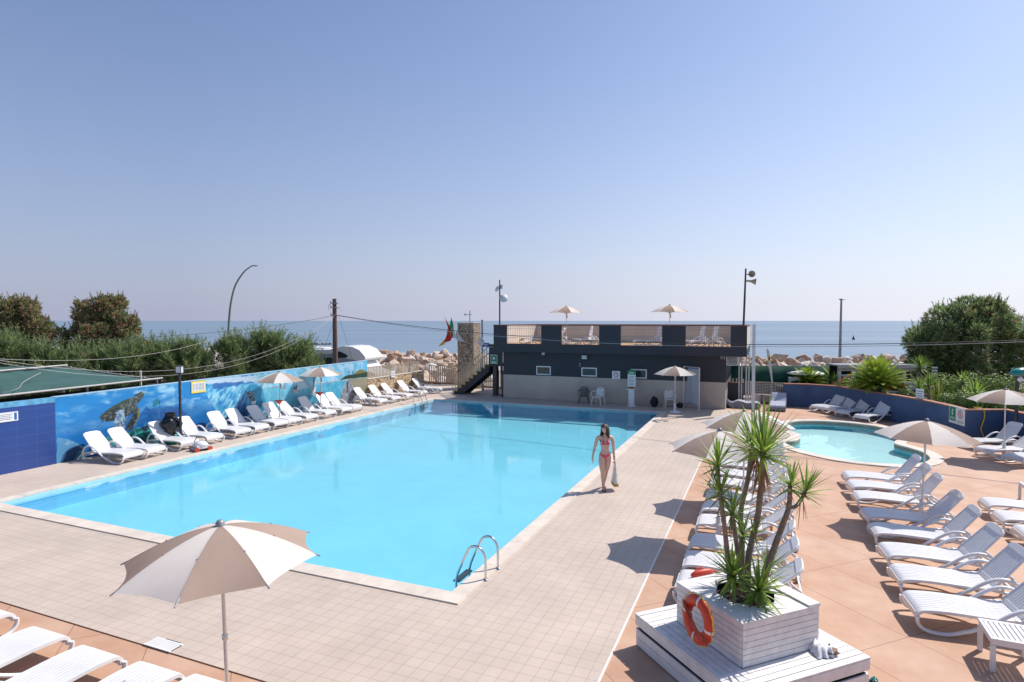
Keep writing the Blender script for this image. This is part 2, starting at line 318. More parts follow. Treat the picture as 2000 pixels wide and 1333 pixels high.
def sheet(name,outer,holes,z,m,kind='structure',frame=True):
    # flat sheet with holes; pts given as world points; object placed in pool frame so textures follow the pool
    o=bpy.data.objects.new(name,None)
    loops=[[Vector((uv(p)[1],uv(p)[0],0)) for p in lp] for lp in [outer]+holes]
    tri=tessellate_polygon(loops); vs=[v for lp in loops for v in lp]
    me=bpy.data.meshes.new(name); me.from_pydata([tuple(v) for v in vs],[],[tuple(t) for t in tri]); me.materials.append(M[m])
    bm=bmesh.new(); bm.from_mesh(me); bmesh.ops.recalc_face_normals(bm,faces=bm.faces)
    for f in bm.faces:
        if f.normal.z<0: f.normal_flip()
    bm.to_mesh(me); bm.free()
    o=bpy.data.objects.new(name,me); COL.objects.link(o); o.location=(O.x,O.y,z); o.rotation_euler=(0,0,ROT); o['kind']=kind
    return o
def pframe(name,mb,mats,z=0.0,parent=None,kind='structure'):  # mesh given in (v,u,z) coords
    o=mb.build(name,mats); o.location=(O.x,O.y,z); o.rotation_euler=(0,0,ROT)
    if kind: o['kind']=kind
    return o
def smooth_pts(pts,n=4,closed=False):
    P=[Vector(p) for p in pts]; out=[]; k=len(P)
    rng=range(k if closed else k-1)
    for i in rng:
        a=P[(i-1)%k] if closed or i>0 else P[i]; b=P[i]; c=P[(i+1)%k]; d=P[(i+2)%k] if closed or i+2<k else P[(i+1)%k]
        for j in range(n):
            t=j/n; out.append(.5*((2*b)+(c-a)*t+(2*a-5*b+4*c-d)*t*t+(3*b-a-3*c+d)*t**3))
    if not closed: out.append(P[-1])
    return out
SUN_E=4.5; SKY=(1.0,1.0,1.0,.10); EXPO=.24
TINT=(.86,.985,1.18); HZ_K=3.8; HAZE=(5.0,.92,(.36,.38,.52),(.78,.79,.89),(.50,.515,.65))   # radiance of the horizon haze
# ================================================================== SETTING
LP=20.4; WP=12.17
# kids pool outline (water edge)
kp_px=[(1536,829),(1547,825),(1571,823),(1613,823.5),(1662,827),(1709,833),(1752,843),(1770,851),(1764,857),(1749,862),(1748,867.5),(1770,874),(1800,883),(1816,894),(1811,902),(1792,906.5),(1760,908),(1700,905),(1650,899),(1600,889),(1562,879),(1540,870),(1533,864),(1552,862),(1562,857),(1561,850),(1546,843),(1531,836)]
kp=smooth_pts([G(x,y) for x,y in kp_px],4,True)
def offset_loop(P,d):
    n=len(P); ar=sum(P[i].x*P[(i+1)%n].y-P[(i+1)%n].x*P[i].y for i in range(n)); s=1 if ar>0 else -1; out=[]
    for i in range(n):
        t=(P[(i+2)%n]-P[(i-2)%n]).normalized(); out.append(P[i]+Vector((t.y,-t.x,0))*d*s)
    return out
kp_out=offset_loop(kp,.36)
pool_rect=[W(0,0),W(0,-WP),W(LP,-WP),W(LP,0)]
def rect(u0,u1,v0,v1): return [W(u0,v0),W(u0,v1),W(u1,v1),W(u1,v0)]
kp_hole=offset_loop(kp,.18)
big=[Vector((-90,-12,0)),Vector((90,-12,0)),Vector((120,52,0)),Vector((-120,52,0))]
BG=110
mb=MB()
for (v0,v1,u0,u1) in ((-BG,-WP-.1,-25,62),(-WP-.1,.1,-25,-.1),(-WP-.1,.1,LP+.1,62)): mb.add([(v0,u0,0),(v1,u0,0),(v1,u1,0),(v0,u1,0)],[(0,1,2,3)])
gr_=pframe('ground_west',mb,'ground',z=-.03)
sheet('ground',[W(-25,.1),W(-25,BG),W(70,BG),W(62,.1)],[kp_hole],-.03,'ground')
# tiled deck: outline in pool frame
DV=2.73; DU=-2.93
mb=MB()
def q4(v0,v1,u0,u1): mb.add([(v0,u0,0),(v1,u0,0),(v1,u1,0),(v0,u1,0)],[(0,1,2,3)])
q4(-15.2,-2.9,DU,-.1); q4(-2.9,-2.62,DU+.22,-.1); q4(-2.62,DV,DU,-.1)
q4(-15.2,-WP-.1,-.1,LP+.1); q4(.1,DV,-.1,LP+.1); q4(-15.2,DV,LP+.1,22.6); q4(-15.2,-9.2,22.6,26.5)
tri=[W(13.6,DV)]+[G(x,y) for x,y in ((1480,851),(1530,858),(1556,850),(1548,842),(1534,832))]+[W(21.9,4.35),W(22.3,4.0),W(22.6,DV)]
tt=[(uv(p)[1],uv(p)[0],0) for p in tri]; tz=tessellate_polygon([[Vector(p) for p in tt]]); mb.add(tt,[tuple(t) for t in tz])
pframe('tile_deck',mb,'tiles',z=.004)
for p_ in bpy.data.objects['tile_deck'].data.polygons:
    if p_.normal.z<0: p_.flip()
# terracotta: right side and lower-left
terr=[W(-14,DV-.4),W(-14,22),W(12,22),W(19.4,16),W(26.4,8),W(26.4,2.2),W(22,2.5),W(21.5,DV-.4)]
sheet('terracotta_paving',terr,[kp_hole],-.008,'terracotta')
sheet('terracotta_terrace',[W(DU+.3,-16),W(DU+.3,DV-.4),W(-14,DV-.4),W(-14,-16)],[],-.008,'terracotta')
mb=MB()
mb.b2((DV,DU,-.02),(DV+.025,13.6,.007)); pframe('deck_edging',mb,'white')
mb=MB(); mb.b2((-2.62,DU-.008,-.02),(DV+.025,DU,.0035)); mb.b2((-15.2,DU-.008,-.02),(-2.9,DU,.0035)); pframe('deck_joint',mb,'brown')
mb=MB()
P=[G(1476,806),G(1505,817),G(1534,831),G(1549,841)]
for a,b in zip(P,P[1:]):
    a2=uv(a);b2=uv(b); mb.bar((a2[1],a2[0],.02),(b2[1],b2[0],.02),.22,.05)
pframe('white_kerb',mb,'white')
# coping
mb=MB()
t=.05; z0=-.06; cw=.36
def copstones(u0,u1,v0,v1,along,step,mb,gapw=.006,mi=0):
    L=(u1-u0) if along=='u' else (v1-v0); n=max(1,round(L/step)); s=L/n
    for i in range(n):
        zt=.026+random.uniform(-.0015,.0015)
        if along=='u': mb.b2((v0,u0+i*s+gapw/2,z0),(v1,u0+(i+1)*s-gapw/2,zt),mi)
        else: mb.b2((v0+i*s+gapw/2,u0,z0),(v0+(i+1)*s-gapw/2,u1,zt),mi)
copstones(0,LP,0,.29,'u',.6,mb)                 # right
copstones(-.33,0,-WP-.25,.29,'v',.62,mb)        # near
copstones(0,LP,-WP-.25,-WP,'u',.6,mb)
copstones(LP,LP+.22,-WP-.25,.29,'v',.6,mb)
pframe('pool_coping',mb,'coping')
mb=MB()
n=len(kp)
vs=[];fs=[]
inner=kp; outer=kp_out
for i in range(n):
    for p,z in ((inner[i],-.12),(inner[i],.02),(outer[i],.022),(outer[i],-.03)):
        a=uv(p); vs.append((a[1],a[0],z))
for i in range(n):
    j=(i+1)%n
    for k in range(3): fs.append((4*i+k,4*j+k,4*j+k+1,4*i+k+1))
mb.add(vs,fs); pframe('wading_pool_coping',mb,'coping')
# main pool basin
DP=-.50
mb=MB()
mb.add([(-WP,0,DP),(0,0,DP),(0,LP,DP-.05),(-WP,LP,DP-.05)],[(0,1,2,3)],0)
pf=pframe('pool_floor',mb,'pool_floor')
mb=MB()
e=.0
mb.add([(-WP,0,DP),(-WP,LP,DP-.05),(-WP,LP,-.02),(-WP,0,-.02),(0,0,DP),(0,LP,DP-.05),(0,LP,-.02),(0,0,-.02)],[(0,1,2,3),(4,7,6,5),(0,3,7,4),(1,5,6,2)],0)
pw=pframe('pool_walls',mb,'pool_wall')
mb=MB(); mb.add([(-WP,0,0),(0,0,0),(0,LP,0),(-WP,LP,0)],[(0,1,2,3)]); pframe('pool_water',mb,'water',z=-.045)
mb=MB()
mb.b2((-WP-.001,0,-.16),(-WP+.012,LP,-.03)); mb.b2((-WP+.012,LP-.012,-.16),(-.012,LP+.001,-.03)); mb.b2((-WP+.012,-.001,-.16),(-.012,.012,-.03)); mb.b2((-.012,0,-.16),(.001,LP,-.03))
pframe('pool_waterline_tiles',mb,mat('pale_blue_band',(.45,.72,.85),.5,var=.1,scale=3))
# wading pool basin
mb=MB(); vs=[];fs=[]
for i in range(n):
    for z in (-.02,-.13,-.34):
        a=uv(kp[i]); vs.append((a[1],a[0],z))
for i in range(n):
    j=(i+1)%n
    mb_f=[(3*i,3*j,3*j+1,3*i+1)]
    fs.append(mb_f[0])
mb.add(vs,fs,0); mb.add(vs,[(3*i+1,3*((i+1)%n)+1,3*((i+1)%n)+2,3*i+2) for i in range(n)],1)
pframe('wading_pool_walls',mb,['kid_band','kid_wall'])
o=sheet('wading_pool_floor',kp,[],-.33,'kid_floor'); o=sheet('wading_pool_water',kp,[],-.10,'water_kid')
# sea and shore
mb=MB(); mb.add([(-30000,51,-1.6),(30000,51,-1.6),(30000,40000,-1.6),(-30000,40000,-1.6)],[(0,1,2,3)]); s=mb.build('sea','sea'); s['kind']='structure'
mb=MB(); mb.add([(-120,52,-.03),(120,52,-.03),(120,56,-2.5),(-120,56,-2.5)],[(0,1,2,3)]); s=mb.build('shore_slope','ground'); s['kind']='structure'
# ------------------------------------------------------------------ mural wall
S0=onV(110,905,-15.1)[0]; S1=onV(718,783,-15.1)[0]
def wall_top(u): return 2.0+.17*(u-S0)/(S1-S0)
def vnoise(X,Y,seed,oct=4):
    r=np.zeros_like(X); a=1;tot=0; rs=np.random.RandomState(seed)
    for o_ in range(oct):
        g=rs.rand(64,64); x=X%63; y=Y%63; xi=x.astype(int);yi=y.astype(int);fx=x-xi;fy=y-yi; fx=fx*fx*(3-2*fx);fy=fy*fy*(3-2*fy)
        x2=(xi+1)%64;y2=(yi+1)%64
        r+=a*((g[yi,xi]*(1-fx)+g[yi,x2]*fx)*(1-fy)+(g[y2,xi]*(1-fx)+g[y2,x2]*fx)*fy); tot+=a; a*=.55; X=X*2.03+7;Y=Y*2.03+3
    return r/tot
def inside(X,Y,poly):
    r=np.zeros(X.shape,bool); n=len(poly)
    for i in range(n):
        x1,y1=poly[i];x2,y2=poly[(i+1)%n]
        if y1==y2: continue
        c=((y1>Y)!=(y2>Y))&(X<(x2-x1)*(Y-y1)/(y2-y1)+x1); r^=c
    return r
def mural():
    L=S1-S0; nx=int(L/.024); nz=92
    s=np.linspace(0,L,nx); zz=np.linspace(0,1,nz); S,Z=np.meshgrid(s,zz); top=2.0+.17*S/L; Y=Z*top
    C=np.zeros(S.shape+(3,))
    def col(*a): return np.array(a)
    def blend(mask,c,a=1.0):
        k=(mask*a)[...,None]; C[:]=C*(1-k)+np.array(c)*k
    n1=vnoise(S*1.3,Y*3.2,1); n2=vnoise(S*6,Y*9,2); n3=vnoise(S*2.5+Y*1.2,Y*6,3); n4=vnoise(S*18,Y*18,8,2)
    C[:]=col(.008,.17,.50)
    t=np.clip(Z*1.1,0,1)[...,None]; C[:]=C*(1-t)+np.array((.02,.28,.62))*t
    k=np.clip((n1-.5)*4,0,1)*np.clip(Z*1.6-.5,0,1); blend(k,(.30,.62,.82),.8)
    k=np.clip((n3-.58)*6,0,1)*np.clip(Z*2-.7,0,1); blend(k,(.55,.76,.86),.7)
    blend(np.clip((n2-.55)*5,0,1),(.02,.26,.62),.35)
    def P1(pts,ox=100,oy=700,k=6.06):
        out=[]
        for x,y in pts:
            u,z=onV(ox+x/k,oy+y/k,-15.1); out.append((u-S0,z))
        return out
    def Q(mask_pts,ox=100,oy=700,k=6.06,jit=.04,seed=5):
        jx=(vnoise(S*5,Y*5,seed,3)-.5)*jit*2; jy=(vnoise(S*5+9,Y*5,seed+1,3)-.5)*jit*2
        return inside(S+jx,Y+jy,P1(mask_pts,ox,oy,k)).astype(float)
    # dark blue reef
    m=Q([(880,820),(1030,700),(1080,620),(1130,560),(1175,600),(1300,585),(1400,560),(1520,570),(1620,680),(1700,760),(1760,1100),(900,1100)]); blend(m,(.008,.09,.30),.75); blend(m*np.clip((n2-.5)*5,0,1),(.04,.25,.55),.6)
    m=Q([(1100,300),(1460,300),(1460,560),(1100,560)],jit=.1); blend(m*np.clip((n3-.42)*4,0,1),(.42,.72,.82),.55)
    m=Q([(70,930),(200,960),(300,1010),(390,1045),(400,1400),(60,1400)]); blend(m,(.16,.38,.56),.8); blend(m*np.clip((n2-.5)*6,0,1),(.42,.6,.7),.7)
    m=Q([(130,1240),(150,1180),(180,1110),(250,1055),(340,1045),(400,1100),(400,1400),(120,1400)]); blend(m,(.015,.055,.13),.9)
    m=Q([(290,1140),(330,1090),(410,1080),(440,1300),(260,1230)]); blend(m,(.02,.20,.24),.8); blend(m*(n4>.6),(.08,.4,.4),.7)
    m=Q([(620,960),(700,925),(760,960),(780,1200),(600,1200)]); blend(m,(.03,.25,.27),1); blend(m*(n4>.55),(.10,.45,.42),.8)
    m=Q([(900,870),(1040,815),(1110,860),(1160,930),(1200,1100),(880,1100)]); blend(m,(.015,.10,.10),1); blend(m*(n4>.52),(.06,.42,.38),.85)
    m=Q([(1100,790),(1200,755),(1290,790),(1400,850),(1480,860),(1480,1000),(1160,1000)]); blend(m,(.03,.32,.36),1); blend(m*(n4>.55),(.12,.5,.45),.6)
    m=Q([(1060,830),(1140,780),(1180,800),(1120,880)]); blend(m,(.05,.01,.03),.8)
    # turtle
    body=[(570,690),(640,630),(740,560),(850,500),(960,465),(1000,430),(1060,395),(1110,415),(1080,470),(1030,530),(1000,560),(1050,600),(1050,680),(1000,780),(940,850),(890,840),(900,790),(960,700),(975,640),(890,690),(880,760),(870,840),(730,845),(750,740),(660,750),(620,740),(520,840),(605,740),(575,710)]
    m=Q(body,jit=.012); blend(m,(.035,.032,.025),1)
    sp=(vnoise(S*26,Y*26,11,1)>.55)
    blend(m*(vnoise(S*15,Y*15,13,2)>.5),(.07,.07,.05),.6); blend(m*(vnoise(S*22,Y*22,14,1)>.68),(.26,.25,.2),.6)
    up=Q([(800,540),(1110,390),(1110,480),(1050,600),(1050,700),(940,860),(890,850),(980,640),(800,640)],jit=.01); blend(m*up*sp,(.25,.26,.22),.55)
    fl=Q([(780,610),(870,610),(885,850),(720,850)],jit=.01); blend(m*fl,(.12,.22,.33),.8); blend(m*fl*sp,(.5,.6,.65),.8)
    sh=Q([(570,690),(740,560),(850,500),(960,460),(900,520),(790,570),(650,650),(600,690)],jit=.02); blend(m*sh,(.075,.09,.04),.9)
    ed=Q([(1020,590),(1060,600),(1060,700),(1000,800),(960,840),(1020,720)],jit=.01); blend(m*ed,(.22,.24,.05),.8)
    # little fish
    m=Q([(1195,570),(1210,510),(1240,475),(1280,495),(1270,540),(1230,580)],jit=.01); blend(m,(.01,.22,.30),.95)
    m=Q([(1275,500),(1283,500),(1285,615),(1278,615)],jit=.0); blend(m,(.05,.07,.1),.9)
    # ---------------- wave section (origin 360,690 ; 7.015)
    a=dict(ox=360,oy=690,k=7.015)
    m=Q([(290,350),(300,560),(420,760),(540,900),(600,1400),(2300,1400),(2300,50),(290,50)],jit=.02,**a)
    wv=vnoise(S*3.2+Y*2.5,Y*2.0-S*1.2,21,4); st=vnoise(S*9-Y*7,S*2.0+Y*3,22,3)
    blend(m,(.08,.42,.68),1)
    blend(m*np.clip((wv-.45)*5,0,1),(.30,.68,.82),.85)
    blend(m*np.clip((st-.54)*9,0,1),(.03,.16,.45),.75)
    blend(m*np.clip((st-.40)*-9,0,1),(.62,.83,.90),.7)
    f=Q([(270,370),(600,330),(1000,310),(1060,360),(1000,400),(800,400),(600,420),(300,430)],jit=.06,**a); blend(m*f,(.66,.78,.86),.9)
    d=Q([(300,430),(560,400),(900,380),(960,420),(700,440),(500,500),(330,490)],jit=.06,**a); blend(m*d*(wv>.42),(.02,.13,.42),.85)
    tube=Q([(560,960),(680,740),(780,560),(900,440),(1000,430),(1080,500),(1140,640),(1080,820),(1000,1000),(900,1100),(560,1100)],jit=.03,**a); blend(tube,(.02,.30,.50),.85)
    dk=Q([(540,960),(680,740),(820,560),(900,470),(860,600),(840,740),(900,1000),(560,1100)],jit=.03,**a); blend(dk,(.015,.10,.33),.85)
    blend(dk*(vnoise(S*16-Y*9,S*3,31,2)>.55),(.35,.55,.7),.6)
    m2=Q([(870,560),(900,535),(960,545),(950,600),(975,650),(972,705),(920,700),(900,650),(880,600)],jit=.01,**a); blend(m2,(.02,.025,.03),1); blend(m2*sp,(.6,.6,.6),.6)
    m2=Q([(915,670),(980,650),(975,700),(930,705)],jit=.0,**a); blend(m2,(.75,.78,.8),.9)
    m2=Q([(845,540),(900,550),(895,565),(850,555)],jit=0,**a); blend(m2,(.05,.04,.04),1)
    lt=Q([(1060,420),(2300,250),(2300,1400),(1020,1400),(1120,700)],jit=.05,**a); blend(lt,(.16,.52,.66),.8); blend(lt*np.clip((wv-.5)*4,0,1),(.35,.68,.78),.6)
    sky=Q([(900,310),(2300,60),(2300,330),(1060,480)],jit=.05,**a); blend(sky,(.26,.60,.78),.85); blend(sky*np.clip((wv-.5)*6,0,1),(.62,.76,.84),.7)
    for pl,c in (([(1178,470),(1230,455),(1290,462),(1285,478),(1235,470),(1185,482)],(.35,.3,.27)),([(1340,490),(1370,400),(1390,400),(1385,460),(1400,495),(1330,500)],(.3,.32,.36)),([(1470,520),(1490,480),(1540,430),(1600,385),(1605,450),(1580,470),(1570,540),(1490,545)],(.13,.14,.16)),([(1480,500),(1560,500),(1570,540),(1490,545)],(.5,.52,.55))):
        blend(Q(pl,jit=.015,**a),c,.95)
    # ---------------- beach section (origin 560,690 ; 7.69)
    b=dict(ox=560,oy=690,k=7.69)
    sky=Q([(180,200),(1240,50),(1240,400),(860,415),(450,470),(150,560)],jit=.02,**b); blend(sky,(.22,.58,.78),.9); blend(sky*np.clip((wv-.46)*6,0,1),(.60,.70,.77),.75)
    sea=Q([(440,465),(870,412),(920,440),(840,600),(780,720),(300,800),(300,560)],jit=.02,**b); blend(sea,(.07,.42,.62),.9); blend(sea*np.clip((st-.5)*8,0,1),(.25,.62,.74),.6)
    blend(Q([(440,455),(870,404),(870,416),(440,469)],jit=0,**b),(.45,.4,.42),.7)
    blend(Q([(930,400),(1240,362),(1240,900),(1100,900),(1000,560)],jit=.03,**b),(.42,.34,.19),.95)
    g=Q([(780,760),(830,580),(885,440),(930,400),(960,440),(1000,500),(1110,520),(1160,640),(1170,900),(780,900)],jit=.05,**b); blend(g,(.30,.30,.31),.95); blend(g*np.clip((vnoise(S*14,Y*8,44,3)-.5)*8,0,1),(.55,.55,.55),.8)
    blend(Q([(900,430),(920,430),(925,520),(915,600),(895,600),(905,520)],jit=.01,**b),(.08,.07,.08),.9)
    h=Q([(800,400),(860,355),(920,335),(1000,325),(1060,265),(1130,245),(1240,290),(1240,358),(960,385),(820,402)],jit=.03,**b); blend(h,(.05,.075,.035),1); blend(h*Q([(1010,320),(1060,262),(1130,240),(1220,285),(1120,300)],jit=.04,**b),(.30,.27,.07),.8)
    for x in (938,997): blend(Q([(x-3,290),(x+3,290),(x+3,340),(x-3,340)],jit=0,**b),(.05,.05,.05),.9); blend(Q([(x-12,285),(x,268),(x+12,285),(x,300)],jit=0,**b),(.04,.06,.03),.9)
    # white-winged bird painted large behind the second parasol
    for pl,c in (([(200,345),(260,350),(330,440),(390,520),(430,600),(400,640),(370,560),(300,460)],(.42,.40,.40)),([(395,345),(430,340),(415,480),(410,560),(390,560)],(.22,.22,.24)),([(340,625),(400,560),(420,500),(440,560),(430,640),(380,640)],(.62,.62,.64)),([(400,560),(430,500),(438,560),(425,640)],(.75,.75,.76)),([(430,470),(490,360),(520,335),(500,400),(440,520)],(.35,.5,.58))):
        blend(Q(pl,jit=.02,**b),c,.92)
    gr=(vnoise(S*.8,Y*2,77,4)); C[:]*= (0.62+.34*gr)[...,None]; C[:]=C**np.array([1.12,1.06,1.0]); C[:]=np.clip(C,0,1)
    vs=np.stack([S.ravel(),np.zeros(S.size),Y.ravel()],1); idx=np.arange(S.size).reshape(S.shape)
    q=np.stack([idx[:-1,:-1],idx[:-1,1:],idx[1:,1:],idx[1:,:-1]],-1).reshape(-1,4)
    me=bpy.data.meshes.new('mural'); me.from_pydata(vs.tolist(),[],q.tolist())
    ca=me.color_attributes.new('paint','FLOAT_COLOR','POINT'); ca.data.foreach_set('color',np.concatenate([C.reshape(-1,3),np.ones((S.size,1))],1).astype(np.float32).ravel())
    m,nt,nn,l,p=nodes('painted_mural',.45); vc=nn.new('ShaderNodeVertexColor'); vc.layer_name='paint'; l.new(vc.outputs['Color'],p.inputs['Base Color'])
    tc=nn.new('ShaderNodeTexCoord'); z=nn.new('ShaderNodeTexNoise'); z.inputs['Scale'].default_value=35; l.new(tc.outputs['Object'],z.inputs['Vector']); bp=nn.new('ShaderNodeBump'); bp.inputs['Strength'].default_value=.15; bp.inputs['Distance'].default_value=.01; l.new(z.outputs['Fac'],bp.inputs['Height']); l.new(bp.outputs['Normal'],p.inputs['Normal'])
    me.materials.append(m); o=bpy.data.objects.new('mural_painting',me); COL.objects.link(o); return o
# local frame for things along the left wall: origin on the wall line, +x along u, faces the pool (+v) => local -y = +V
def wrot(): return math.atan2(U.y,U.x)
wl=thing('mural_wall','long painted wall with a sea turtle, surf wave and beach mural beside the pool','wall',W(S0,-15.1),wrot())
mu=mural(); mu.parent=wl; mu.location=(0,-.004,0)
L=S1-S0; mb=MB()
mb.add([(0,0,0),(L,0,0),(L,.2,0),(0,.2,0),(0,0,2.0),(L,0,2.17),(L,.2,2.17),(0,.2,2.0)],[(0,1,5,4),(1,2,6,5),(2,3,7,6),(3,0,4,7),(4,5,6,7)])
mb.build('wall_core','cream_wall',wl)
mb=MB(); mb.add([(0,-.01,2.0),(L,-.01,2.17),(L,.21,2.17),(0,.21,2.0),(0,-.01,2.02),(L,-.01,2.19),(L,.21,2.19),(0,.21,2.02)],[(0,1,5,4),(1,2,6,5),(2,3,7,6),(3,0,4,7),(4,5,6,7)]); mb.build('coping',mat('pale_blue_top',(.35,.55,.68),.6,var=.2,scale=3),wl)
# blue tiled wall at frame left
bt=thing('blue_tiled_wall','dark blue tiled wall section at the near end of the mural','wall',W(-4,-15.1),wrot())
L2=S0+4; mb=MB(); mb.b2((0,-.02,0),(L2-.003,.2,1.86)); mb.build('tiled_face','blue_tiles',bt)
mb=MB(); mb.b2((0,-.005,1.86),(L2-.003,.2,2.0)); mb.build('top_band',mat('light_blue_band_paint',(.14,.42,.66),.6,var=.4,scale=5),bt)
def sign(name,label,loc,rz,w,h,parts,cat='sign',t=.015,group=None,post=None):
    # parts: (x0,z0,x1,z1,material,name) relative -.5..+.5 ; local -y faces the viewer
    r=thing(name,label,cat,loc,rz,group); mb=MB(); mb.b2((-w/2,-t,-h/2),(w/2,0,h/2)); mb.build('panel',parts[0],r)
    k=1
    for (x0,z0,x1,z1,m,nm) in parts[1:]:
        mb=MB(); mb.b2((x0*w,-t-.002*k,z0*h),(x1*w,-t,z1*h)); mb.build(nm,m,r); k+=.3
    return r
def lines(x0,x1,z0,z1,n,m='print'): return [(x0,z1-(i+.6)*(z1-z0)/n,x0+(x1-x0)*(.9 if i%2 else 1),z1-(i+.25)*(z1-z0)/n,m,'printed_line') for i in range(n)]
u,z=onV(12,815,-15.1)
sign('wall_sign','small white notice with blue figures on the blue tiled wall',W(u,-15.075,z),wrot(),.55,.26,['sign_white',(.32,-.4,.44,.4,'sign_blue','blue_pictogram')]+lines(-.44,.25,-.35,.35,4))
u,z=onV(387,756,-15.1)
sign('wall_sign','white panel with yellow frame high on the mural',W(u,-15.09,z),wrot(),.62,.44,['sign_yellow',(-.42,-.34,.42,.36,'sign_white','white_field')]+[(-.38+.1*i,-.28,-.34+.1*i,.3,'print','printed_line') for i in range(8)])
# rubble stone wall + railing
S2=onV(822,765,-15.1)[0]
sw=thing('stone_wall','low warm rubble stone wall between the mural and the gate','wall',W(S1+.02,-15.1),wrot())
L3=S2-S1; mb=MB(); mb.b2((0,0,0),(L3,.35,1.16)); mb.b2((L3,.0,0),(L3+.35,.35,1.16)); mb.b2((L3,.36,0),(L3+.3,2.2,1.12)); mb.build('masonry','stone_warm',sw)
mb=MB(); mb.b2((0,-.02,1.161),(L3+.37,.37,1.2)); mb.build('coping','cream_wall',sw)
def railing(name,label,loc,rz,L,z0,z1,step,m='beige_metal',bw=.05,posts=True,group=None,base=None,dep=.02):
    r=thing(name,label,'fence',loc,rz,group); mb=MB(); mb.b2((0,-.02,z1-.04),(L,.02,z1)); mb.build('top_rail',m,r); mb=MB(); mb.b2((0,-.02,z0),(L,.02,z0+.04)); mb.build('bottom_rail',m,r)
    n=int(L/step)
    mb=MB()
    for i in range(n+1):
        x=i*step; mb.b2((x,-dep/2,z0+.041),(x+bw,dep/2,z1-.041+.0))
    o=mb.build('bars',m,r)
    if base:
        mb=MB(); mb.b2((0,-.06,0),(L,.06,base[0])); mb.build('kerb',base[1],r)
    return r
railing('metal_railing','tan slatted railing on top of the rubble stone wall',W(S1+.05,-15.28),wrot(),L3,1.22,1.80,.14,bw=.085)
u,z=onV(766,731,-15.1)
sign('notice_board','small white notice hung on the tan railing above the stone wall',W(u,-15.05,z),wrot(),.35,.38,['sign_white']+lines(-.4,.4,-.3,.3,3))
# gates behind the stone wall
p=at(838,757,41.5); q=at(896,757,40.5); d=(q-p); d.z=0
railing('sliding_gate','beige barred gate beyond the last loungers left of the stone pillar',(p.x,p.y,0),math.atan2(d.y,d.x),d.length,.08,1.25,.15,bw=.08,base=(.07,'rust_cap'))
p=at(935,757,39.0); q=at(985,757,38.0); d=(q-p); d.z=0
railing('barred_fence','beige barred fence seen under the staircase',(p.x,p.y,0),math.atan2(d.y,d.x),d.length,.08,1.15,.15,bw=.08,base=(.07,'rust_cap'))
# ------------------------------------------------------------------ stone pillar
cp=at(894,757,38.2); pc=thing('stone_pillar','tall square rubble stone pillar beside the staircase','pillar',(cp.x,cp.y,0),ROT)
mb=MB(); mb.b2((0,0,0),(1.12,1.0,4.14)); mb.build('masonry','stone',pc)
mb=MB(); mb.b2((-.03,-.03,4.141),(1.15,1.03,4.19)); mb.build('cap_stones','cream_wall',pc)
fl=thing('floodlight','small floodlight on a short mast on top of the stone pillar','floodlight',(cp.x,cp.y,0)); fl.rotation_euler=(0,0,ROT)
mb=MB(); mb.tube([(.62,.5,4.18),(.62,.5,4.95)],.03); mb.bar((.4,.5,4.7),(.75,.5,4.7),.03); mb.build('mast','grey_metal',fl)
mb=MB(); mb.lathe([(.02,0),(.05,.02),(.11,.14),(.1,.15)],12); o=mb.build('lamp_head','plastic_dull',fl); o.location=(.42,.5,4.72); o.rotation_euler=(0,R(-100),0)
def flag(name,label,base,tip,cols,drop,wid,seed):
    r=thing(name,label,'flag',base); b=Vector(base); t_=Vector(tip)-b; mb=MB(); mb.tube([(0,0,0),t_],.02); mb.build('pole','white_metal',r)
    mb=MB(); n=10;k=14;vs=[]; rs=random.Random(seed)
    for i in range(n+1):
        a=t_*(.97-.55*i/n)
        for j in range(k+1):
            s=j/k; fold=.10*math.sin(i*1.3+seed)*s; vs.append(a+Vector((wid*s*(i/n-.4)+fold,.12*math.sin(i*1.7+s*2+seed)*s,-drop*s*(1-.25*i/n))))
    for i in range(n):
        c=min(2,int(3*i/n))
        mb.add(vs,[(i*(k+1)+j,(i+1)*(k+1)+j,(i+1)*(k+1)+j+1,i*(k+1)+j+1) for j in range(k)],c,True)
    mb.build('cloth',cols,r); return r
b=Vector(at(896,663,38)); 
flag('flag','hanging green, white and red flag on the stone pillar',b,at(870,620,37.6)+Vector((.35,0,0)),['flag_green','flag_white','flag_white'],1.05,.9,1)
flag('flag','hanging black, red and gold flag left of the green and white one',b+Vector((-.05,-.1,-.1)),at(868,619,37.5),['flag_red','flag_red','flag_gold'],1.3,-1.3,4)
# ------------------------------------------------------------------ BUILDING
UF=22.05; UL=22.65; VL,_=onU(964,660,UF); VR,_=onU(1459,660,UF); VBL,_=onU(983,750,UL); VBR,_=onU(1417,780,UL)
DB=6.2
bl=thing('terrace_building','long dark two tone pool building with a railed sun terrace on its roof','building',W(UF,VL),ROT)
def X(v): return v-VL
yl=UL-UF; xl=X(VBL); xr=X(VBR); XR=X(VR)
mb=MB(); mb.b2((xl,yl,0),(xr,DB,1.3)); mb.build('lower_wall','beige_wall',bl)
mb=MB(); mb.b2((xl-.004,yl-.004,1.3),(xr+.004,DB,2.6)); mb.build('upper_wall','dark_wall',bl)
mb=MB(); mb.b2((0,0,2.6),(XR,DB+.3,2.95)); mb.b2((-0.0,0,2.951),(XR,.14,3.04)); mb.build('slab','dark_wall',bl)
mb=MB(); mb.b2((.15,.15,2.952),(XR-.15,DB+.1,2.975)); mb.build('terrace_floor','ochre',bl)
opens=[(989,1057),(1096,1170),(1212,1293),(1339,1427)]
ox=[(X(onU(a,655,UF)[0]),X(onU(b_,655,UF)[0])) for a,b_ in opens]
edges=[0]+[e for p_ in ox for e in p_]+[XR]
